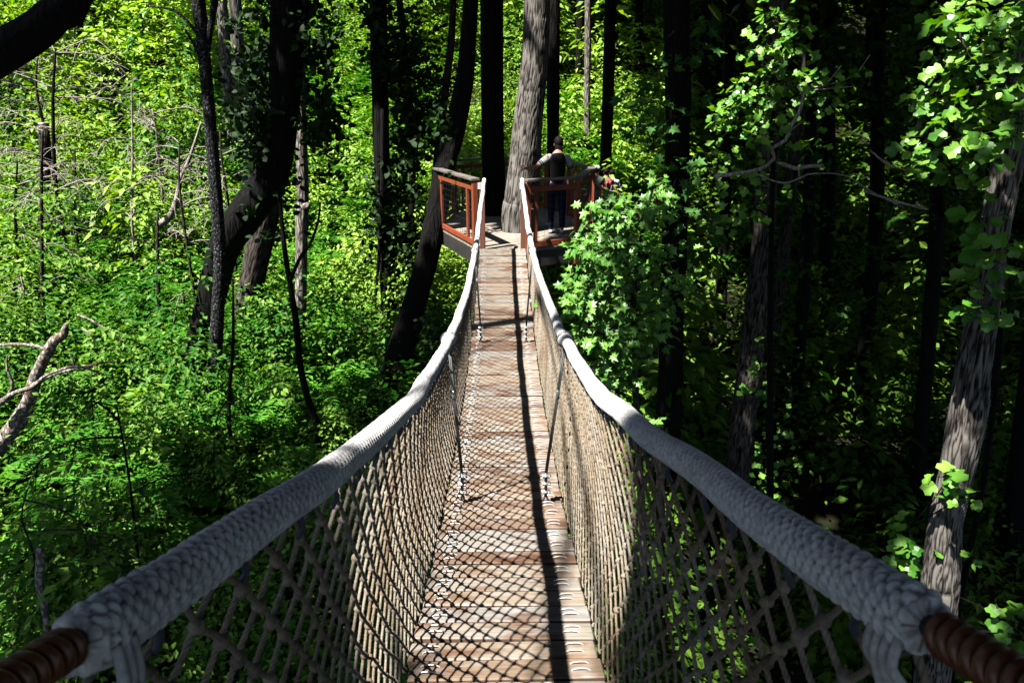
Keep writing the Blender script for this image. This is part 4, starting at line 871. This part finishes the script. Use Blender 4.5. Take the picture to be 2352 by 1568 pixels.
# thin dead poles with drooping twigs, on the left slope
def dead_pole(top, bot, Y, w, label, ntw, mat, group="thin dead poles on the sunny slope", wl=1.0):
    a, b_ = onY(*top, Y), onY(*bot, Y); gz = float(ground_z(b_[0], b_[1]))
    t = thing("dead_sapling", b_, label, "dead sapling", group)
    w_ = w / 2.297 * depY(*bot, Y) / FPX / 2
    P = np.array([a, a * .6 + b_ * .4 + rng.normal(size=3) * .06, b_ + rng.normal(size=3) * .03, [b_[0], b_[1], min(b_[2], gz) - .3]])
    S, R = smooth_path(P, np.array([w_ * .45, w_ * .8, w_, w_ * 1.1]), .1); m = MB(); m.add(*tube_vf(S, R, 7))
    tm = MB() if ntw > 3 else m
    for q in range(ntw):
        i = rng.integers(0, int(len(S) * .6)); p = S[i]; an = rng.uniform(0, 6.28); L = rng.uniform(.35, 1.15) * wl
        d = np.array([math.cos(an), math.sin(an), rng.uniform(-.1, .45)]); e = p + d * L; e2 = e + d * L * .5 + np.array([0, 0, -L * .45])
        sp, sr = smooth_path(np.array([p, p + d * L * .5 + [0, 0, .05], e, e2]), np.array([.013, .011, .009, .005]), .10); tm.add(*tube_vf(sp, sr, 4, False))
        for z in range(8):
            k_ = rng.integers(len(sp) // 3, len(sp)); f = d * .3 + rng.normal(size=3) * .5 + np.array([0, 0, -.15]); l2 = L * rng.uniform(.2, .55)
            tm.add(*tube_vf(np.array([sp[k_], sp[k_] + f * l2 * .5, sp[k_] + f * l2 + [0, 0, -.06]]), np.array([.008, .007, .004]), 3, False))
    m.build("trunk", mat, t)
    if tm is not m: tm.build("twigs", M["twig"], t)
dead_pole((40, 370), (56, 690), 14.9, 8, "leftmost thin dead pole on the sunny slope, with drooping grey twigs", 16, M["bark_dark"])
dead_pole((98, 300), (97, 745), 14.1, 9, "dark dead pole just right of the leftmost one, in front of the cut stump", 10, M["twig_brown"])
dead_pole((128, 110), (137, 480), 17.2, 9, "tall dead pole in a haze of grey twigs, right of the cut stump", 26, M["bark_dark"], wl=1.25)
dead_pole((88, 120), (106, 330), 18.4, 7, "dead pole whose foot is hidden behind the cut stump", 16, M["twig_brown"])
dead_pole((172, 340), (176, 520), 17.6, 6, "short thin dead pole between the twiggy tall one and the curved trunk", 12, M["twig_brown"])
dead_pole((302, 190), (308, 560), 16.8, 6, "thin dead pole with pale drooping side twigs in the middle of the slope", 10, M["twig"])
dead_pole((362, 488), (366, 735), 13.9, 10, "short stout broken dead pole with a brown streak", 2, M["twig_brown"])
dead_pole((412, 330), (440, 640), 15.2, 7, "dead pole standing beside the curved pale dead trunk", 18, M["twig_brown"], wl=1.1)
dead_pole((350, 250), (378, 470), 18.4, 5, "faint dead pole high on the slope, left of the lichen-spotted tree", 12, M["twig"])
dead_pole((505, 300), (522, 480), 16.8, 6, "thin dead pole close right of the lichen-spotted tree", 18, M["twig_brown"], wl=1.1)
dead_pole((535, 640), (525, 960), 10.6, 9, "dark thin dead stem at the foot of the lichen-spotted tree, on its right", 2, M["bark_dark"])
dead_pole((268, 930), (325, 1310), 7.2, 7, "thin dark stem leaning right in the ferny lower left undergrowth", 3, M["bark_dark"])
dead_pole((75, 1090), (78, 1290), 6.6, 5, "thin grey stem above the mossy snag in the lower left corner", 2, M["twig_brown"])
# cut stump
lit(onY(101, 290, 17.5), .5)
t = thing("cut_stump", onY(106, 400, 17.5), "tall dark cut stump with a bright sawn top on the left slope", "stump")
m = MB(); P = np.array([onY(100, 284, 17.5), onY(103, 330, 17.5), onY(106, 400, 17.5), onY(107, 430, 17.5)]); m.add(*tube_vf(P, np.array([22, 24, 27, 30]) / 2.297 * depY(100, 300, 17.5) / FPX / 2, 18)); m.build("trunk", M["twig_brown"], t)
m = MB(); a = np.arange(18) / 18 * 6.283; rr = 22 / 2.297 * depY(100, 284, 17.5) / FPX / 2 * .97; V = np.c_[P[0][0] + rr * np.cos(a), P[0][1] + rr * np.sin(a), np.full(18, P[0][2] + .03)]
m.add(np.vstack([V, V - [0, 0, .03]]), [np.arange(18)[None], np.array([[i, (i + 1) % 18, 18 + (i + 1) % 18, 18 + i] for i in range(18)])]); m.build("sawn_top", M["cut_wood"], t, False)
# rope line in the far left
P = np.array([onY(700, 430, 24), onY(780, 434, 24), onY(880, 433, 24)]); m = MB(); m.add(*tube_vf(smooth_path(P, None, .3)[0], .011, 5)); tag(m.build("safety_line", M["line"], None, True, origin=P[0]), "thin yellow line stretched level between two trunks on the slope", "rope line")
# orange dead leaf
m = MB(); leaves(m, np.array([onY(132, 1430, 6.6)]), np.array([[.1, -.7, .7]]), .10, BLOB, None, np.array([[-1.0, 0, .1]])); tag(m.build("dead_leaf", M["orange_leaf"], None, False, origin=onY(132, 1430, 6.6)), "single orange dead leaf beside the mossy snag, lower left", "leaf")

# ------------------------------------------------------------------ undergrowth on the slopes
def polar(n, a0, a1, r0, r1, power=1.0):
    a = rng.uniform(a0, a1, n); u = rng.uniform(0, 1, n); r = (r0 ** (2 * power) + u * (r1 ** (2 * power) - r0 ** (2 * power))) ** (1 / (2 * power)); return r * np.sin(a), r * np.cos(a), r
def undergrowth(name, label, regions, mat="under", ferns=()):
    mbu = MB()
    for (n, a0, a1, r0, r1, pw, nl, lsz, dens, hs) in regions:
        x, y, r = polar(n, math.radians(a0), math.radians(a1), r0, r1, pw)
        keep = .55 * vnoise(x * .32 + 7, y * .32, 21) + .45 * vnoise(x * .95, y * .95, 23) > rng.uniform(.22, dens, n); x, y, r = x[keep], y[keep], r[keep]; n = len(x)
        g = ground_z(x, y); grow = 1 + r / 45
        H = hs * rng.uniform(.4, 1.7, n) * (.4 + 1.4 * vnoise(x * .28, y * .28, 33)) * grow; Rr = rng.uniform(.40, .75, n) * grow * hs ** .7
        i = np.repeat(np.arange(n), nl); m_ = len(i)
        th = rng.uniform(0, 6.283, m_); u = np.sqrt(rng.uniform(0, 1, m_)); tier = rng.integers(0, 4, m_) / 3.0
        rad = u * Rr[i] * (1.05 - .45 * tier)
        sub = rng.integers(0, 9, m_) + i * 9; sj = rng.normal(size=(n * 9, 2))          # leaves sit in sprays
        th = np.where(rng.uniform(0, 1, m_) < .75, (sub % 9) * .698 + sj[sub, 0] * .4 + rng.normal(size=m_) * .16, th); rad = np.where(rng.uniform(0, 1, m_) < .6, rad * .35 + .65 * Rr[i] * np.clip(.7 + .3 * sj[sub, 1], .2, 1.3) * (1.05 - .45 * tier), rad)
        P = np.stack([x[i] + rad * np.cos(th), y[i] + rad * np.sin(th), g[i] + H[i] * (.22 + .78 * tier) * (1 - .22 * u ** 2) + rng.normal(size=m_) * .035], -1)
        nn = np.stack([np.cos(th) * .45 * u, np.sin(th) * .45 * u, np.ones(m_)], -1) + rng.normal(size=(m_, 3)) * .30
        hd = np.stack([np.cos(th), np.sin(th), np.full(m_, -.15)], -1) + rng.normal(size=(m_, 3)) * .5
        ptone = np.clip(vnoise(x * .22 + 3, y * .22, 44) * .75 + .22 * np.clip((r - 9) / 14, 0, 1) + rng.normal(size=n) * .16, 0, 1)  # lightens with distance: sunlit highlights of the far slope put into tone
        tone = np.clip(ptone[i] + rng.normal(size=m_) * .16, 0, 1)
        sz = rng.uniform(.65, 1.3, m_) * lsz * grow[i] * rng.choice([.75, .9, 1.05, 1.2, 1.9], n)[i]
        leaves(mbu, P, nn, sz, KITE, tone, hd)
    for (n, a0, a1, r0, r1) in ferns:                  # drifts of feathery fronds among the shrubs
        x, y, r = polar(n, math.radians(a0), math.radians(a1), r0, r1, .8); kp = vnoise(x * .16 + 50, y * .16, 61) > rng.uniform(.42, .72, n); x, y, r = x[kp], y[kp], r[kp]; n = len(x)
        g = ground_z(x, y); H = rng.uniform(.5, 1.3, n) * (1 + r / 60); L = rng.uniform(.4, .7, n) * (1 + r / 50)
        nf, nl = 6, 9; i = np.repeat(np.arange(n), nf * nl * 2); q = np.tile(np.repeat(np.arange(nf), nl * 2), n); tt = np.tile(np.repeat(np.linspace(.2, 1, nl), 2), n * nf); sg = np.tile(np.array([-1., 1.]), n * nf * nl)
        an = rng.uniform(0, 6.28, n)[i] + q * 1.05 + rng.normal(size=n * nf)[i * nf + q] * .2; dx, dy = np.cos(an), np.sin(an); Li = L[i]
        P = np.stack([x[i] + dx * Li * tt, y[i] + dy * Li * tt, g[i] + H[i] * (1 - .06 * q) + Li * (.40 * tt - .62 * tt ** 2)], -1); m_ = len(P)
        nn = np.tile([0, 0, 1.0], (m_, 1)) + rng.normal(size=(m_, 3)) * .16; hd = np.stack([-dy * sg + dx * .45, dx * sg + dy * .45, np.full(m_, -.15)], -1)
        leaves(mbu, P, nn, Li * (.26 * np.sin(np.pi * (tt * .85 + .08)) + .03), SLIM, np.clip(rng.uniform(.2, 1, n)[i] + rng.normal(size=m_) * .08, 0, 1), hd, 1)
    return tag(mbu.build(name, [M[mat], M["frond"]], None, False), label, "undergrowth", None, "stuff")
undergrowth("undergrowth", "dense sunlit knee-high shrubs and vines covering the slope left of and behind the bridge",
            [(1600, -47, 12, 4.5, 13, .8, 190, .070, .80, 1), (3100, -46, 14, 12, 26, .8, 150, .082, .86, 1), (3300, -44, 14, 25, 52, .9, 90, .110, .80, 1), (60, -46, 3, 7, 13, .8, 700, .078, .9, 1.7), (210, -46, 12, 13, 26, .8, 560, .090, .9, 2.0), (260, -44, 14, 26, 50, .9, 380, .12, .9, 2.2)], "under", [(1500, -47, 10, 5, 13), (3600, -46, 14, 12, 32)])
undergrowth("undergrowth", "sparse shaded ground cover of the dark wood right of the bridge",
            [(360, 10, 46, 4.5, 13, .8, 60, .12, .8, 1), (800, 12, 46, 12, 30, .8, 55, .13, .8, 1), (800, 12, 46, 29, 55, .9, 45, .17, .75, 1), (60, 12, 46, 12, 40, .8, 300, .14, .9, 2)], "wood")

# fern-like young sumac plants (countable, in the lower left)
def frond_plant(base, H, nf, label, scale=1.0):
    t = thing("fern", base, label, "fern plant", "ferns in the lower left undergrowth")
    lm, sm = MB(), MB(); a0 = rng.uniform(0, 6.28)
    sm.add(*tube_vf(np.array([base + [0, 0, -.25], base + [.01, 0, H * .5], base + [.02, .01, H]]), np.array([.012, .010, .007]) * scale, 6))
    for q in range(nf):
        an = a0 + q * 2.4 + rng.uniform(-.2, .2); z = H * (1 - .45 * rng.uniform()); L = rng.uniform(.38, .62) * scale
        d = np.array([math.cos(an), math.sin(an), 0]); p = base + [0, 0, z]; tt = np.linspace(0, 1, 16)[:, None]
        R = p + d * L * tt + np.array([0, 0, 1.0]) * (L * (.40 * tt - .62 * tt ** 2)); sm.add(*tube_vf(R, .003 * scale, 4, False))
        side = np.array([-d[1], d[0], 0]); s = np.linspace(0, 1, 16)[2:]
        w = np.sin(np.pi * (s * .85 + .1)) * .13 * scale + .02
        for sg in (-1, 1):
            n = len(s); nn = np.tile([0, 0, 1.0], (n, 1)) + rng.normal(size=(n, 3)) * .16 + d * .2; hd = side * sg + d * .45 + np.array([0, 0, -.18]) + rng.normal(size=(n, 3)) * .08
            leaves(lm, R[2:], nn, w, SLIM, np.full(n, rng.uniform(.2, 1)), hd)
    sm.build("stem", M["twig_brown"], t); lm.build("fronds", M["frond"], t, False)
FL = [(60, 1080, 8.6), (140, 1020, 9.4), (230, 1050, 9.2), (330, 930, 11), (380, 1000, 10.5), (430, 960, 11.2), (520, 1060, 10.2), (600, 1000, 11), (40, 1200, 7.6), (150, 1170, 8.1), (240, 1180, 8.2), (330, 1130, 8.9), (420, 1120, 9.2), (60, 960, 9.8), (210, 950, 10.3), (560, 960, 11.6), (20, 1330, 6.9), (100, 1140, 8.2), (300, 1240, 7.9), (640, 940, 12), (450, 1200, 8.6), (720, 870, 13), (800, 830, 13.5)]
for q, (ox, oy, Y) in enumerate(FL):
    p = onY(ox, oy, Y); g = float(ground_z(p[0], p[1])); H = float(np.clip(p[2] - g, .5, 1.6)); frond_plant(np.array([p[0], p[1], g]), H, 9, "feathery green fern plant in the lower left undergrowth", 1.15)

# ------------------------------------------------------------------ people
def skin_obj(name, joints, edges, mat, parent, sub=2):
    """one continuous body grown along a skeleton; joints: (x, y, z, rx, ry)"""
    me = bpy.data.meshes.new(name); me.from_pydata([j[:3] for j in joints], edges, [])
    o = bpy.data.objects.new(name, me); C.objects.link(o); o.parent = parent
    md = o.modifiers.new("skin", 'SKIN'); md.use_smooth_shade = True
    for i, j in enumerate(joints):
        d = me.skin_vertices[0].data[i]; d.radius = (j[3], j[4] if len(j) > 4 else j[3]); d.use_root = (i == 0)
    s = o.modifiers.new("smooth", 'SUBSURF'); s.levels = sub; s.render_levels = sub
    me.materials.append(mat); return o
def ell(name, c, r, mat, parent, squash=None, cut=None):
    V, F = subdiv(*ICO2); V = V * np.asarray(r)
    if cut is not None: V[:, 2] = np.maximum(V[:, 2], cut)
    m = MB(); m.add(V + np.asarray(c) + np.array(parent_world(parent)), F); return m.build(name, mat, parent)
def person(loc, rz, label, armL, armR, hair, hair_len, shirt, trousers, sleeve=None, hand_open=False, cap=None, head_dx=0.0, head_dy=.03, scale=1.0):
    t = thing("person", loc, label, "person"); t.rotation_euler = (0, 0, rz); t.scale = (scale,) * 3
    J = [(0, 0, .96, .13, .10), (0, .01, 1.14, .125, .09), (0, 0, 1.34, .15, .10), (0, -.005, 1.47, .075, .06), (head_dx * .4, .01 + head_dy * .3, 1.545, .052, .055), (head_dx, head_dy, 1.62, .070, .085), (head_dx, head_dy + .005, 1.69, .078, .095), (head_dx, head_dy - .005, 1.76, .045, .055)]
    E = [(0, 1), (1, 2), (2, 3), (3, 4), (4, 5), (5, 6), (6, 7)]
    def arm(sd, A):
        sh = (sd * .185, 0, 1.42); i = len(J)
        J.extend([(*sh, .058), (*A[0], .043), (*A[1], .030)]); E.extend([(3, i), (i, i + 1), (i + 1, i + 2)])
        w, el = np.array(A[1]), np.array(A[0]); d = (w - el); d /= np.linalg.norm(d)
        up = np.array([0, 0, 1.0]); sdv = np.cross(d, up); sdv /= np.linalg.norm(sdv) + 1e-9; v = np.cross(sdv, d)
        palm = w + d * .055; j = len(J); J.append((*palm, .030, .016)); E.append((i + 2, j))
        for q, (o_, L) in enumerate(((-.030, .062), (-.010, .078), (.011, .074), (.030, .06))):
            kn = palm + d * .045 + v * o_ * 1.15; tip = kn + d * L + v * o_ * (1.0 if hand_open else .1) + (0 if hand_open else 1) * np.array([0, 0, -.03]); a = len(J)
            J.extend([(*kn, .0095), (*((kn + tip) / 2), .0088), (*tip, .007)]); E.extend([(j, a), (a, a + 1), (a + 1, a + 2)])
        a = len(J); tb = palm - d * .01 + v * .035; J.extend([(*tb, .011), (*(tb + d * .035 + v * .045), .008)]); E.extend([(j, a), (a, a + 1)])
        return sh, A
    arm(-1, armL); arm(1, armR)
    for sd in (-1, 1):
        a = len(J); J.extend([(sd * .09, 0, .88, .085), (sd * .105, .01, .5, .055), (sd * .11, -.01, .09, .036), (sd * .115, .12, .03, .036, .022)]); E.extend([(0, a), (a, a + 1), (a + 1, a + 2), (a + 2, a + 3)])
    skin_obj("body", J, E, M["skin"], t, 2)
    for sx in (-1, 1):
        ell("ear", (head_dx + sx * .078, head_dy, 1.665), (.012, .022, .032), M["skin"], t); ell("eye", (head_dx + sx * .032, head_dy + .088, 1.685), (.012, .008, .008), M["hair_dark"], t)
    ell("nose", (head_dx, head_dy + .098, 1.655), (.014, .018, .024), M["skin"], t); ell("mouth", (head_dx, head_dy + .088, 1.61), (.024, .007, .006), M["shirt_pink"], t)
    if cap: ell("cap", (head_dx, head_dy - .005, 1.72), (.094, .112, .085), cap, t, cut=-.02); ell("hair", (head_dx, head_dy - .022, 1.675), (.086, .098, .07), hair, t)
    else: ell("hair", (head_dx, head_dy - .022, 1.71), (.090, .106, .085 + hair_len * .2), hair, t); 
    if hair_len > .1: ell("hair", (head_dx, head_dy - .075, 1.62 - hair_len * .3), (.078, .045, hair_len), hair, t)
    # clothing
    SJ = [(0, 0, .88, .165, .13), (0, .01, 1.14, .148, .108), (0, 0, 1.32, .185, .128), (0, -.005, 1.425, .20, .13), (0, -.002, 1.50, .12, .095), (0, .0, 1.525, .09, .08)]; SE = [(0, 1), (1, 2), (2, 3), (3, 4), (4, 5)]
    for sd, A in ((-1, armL), (1, armR)):
        a = len(SJ); sh = np.array((sd * .185, 0, 1.425)); el = np.array(A[0])
        if sleeve is None: SJ.extend([(*sh, .074), (*(sh * .35 + el * .65), .062)]); SE.extend([(3, a), (a, a + 1)])
        else:
            SJ.append((*(np.array((sd * .13, 0, 1.41))), .075)); SE.append((3, a))
            skin_obj("sleeve", [(sd * .095, -.01, 1.475, .058), (*sh, .078), (*(sh * .5 + el * .5), .068), (*(sh * .28 + el * .72), .066)], [(0, 1), (1, 2), (2, 3)], sleeve, t, 2)
            for f in (.52, .62):
                c = sh * (1 - f) + el * f; d = (el - sh) / np.linalg.norm(el - sh); m = MB(); m.add(*tube_vf(np.array([c - d * .010, c, c + d * .010]) + np.array(loc), .0665, 14, False)); m.build("stripe", M["shirt_black"], t, origin=np.array(loc))
    skin_obj("shirt", SJ, SE, shirt, t, 2)
    if sleeve is not None: ell("shoulder", (-.205, -.03, 1.435), (.050, .055, .062), M["skin"], t)
    TJ = [(0, 0, 1.03, .15, .118), (0, 0, .90, .14, .12)]; TE = [(0, 1)]
    for sd in (-1, 1):
        a = len(TJ); TJ.extend([(sd * .095, 0, .82, .10), (sd * .105, .01, .5, .072), (sd * .11, -.005, .10, .060)]); TE.extend([(1, a), (a, a + 1), (a + 1, a + 2)])
    skin_obj("trousers", TJ, TE, trousers, t, 2)
    for sd in (-1, 1): skin_obj("shoe", [(sd * .11, -.06, .045, .040, .038), (sd * .112, .05, .045, .045, .036), (sd * .118, .15, .034, .036, .026)], [(0, 1), (1, 2)], M["shoe"], t, 2)
    return t
person((.99, 12.98, PZ), .0, "person in a black top with pale striped sleeves reaching one open hand to the trunk", [(-.44, -.16, 1.26), (-.62, -.36, 1.265)], [(.30, .10, 1.16), (.26, .28, 1.02)], M["hair_dark"], .14, M["shirt_black"], M["jeans"], M["shirt_grey"], True, None, .02, .12, .955)
def on2(t_, off): p = b2(np.array(t_)) + bs * off; return tuple(float(v) for v in p)
hd = math.atan2(-(B1 - B0)[0], (B1 - B0)[1])
person(on2(.405, -.05), hd, "man in olive grey T-shirt and pale cap, back turned, on the far bridge", [(-.25, .04, 1.15), (-.22, .22, 1.02)], [(.25, .04, 1.15), (.20, .22, 1.02)], M["hair_dark"], .02, M["shirt_olive"], M["dark_trousers"], None, False, M["cap_cloth"])
person(on2(.455, .14), hd, "person in a pink top holding the far bridge's handrail, half behind the man in olive", [(-.24, .06, 1.14), (-.18, .24, 1.05)], [(.32, -.04, 1.18), (.30, .18, 1.08)], M["hair_dark"], .05, M["shirt_pink"], M["dark_trousers"], None, False, None, 0, .03, .97)
person(on2(.50, .24), hd, "person in a pale blue shirt farthest along the far bridge, mostly hidden by the others", [(-.24, .06, 1.14), (-.18, .24, 1.05)], [(.25, .05, 1.14), (.2, .24, 1.05)], M["hair_dark"], .03, M["shirt_blue"], M["dark_trousers"], None, False, None, 0, .03, .96)
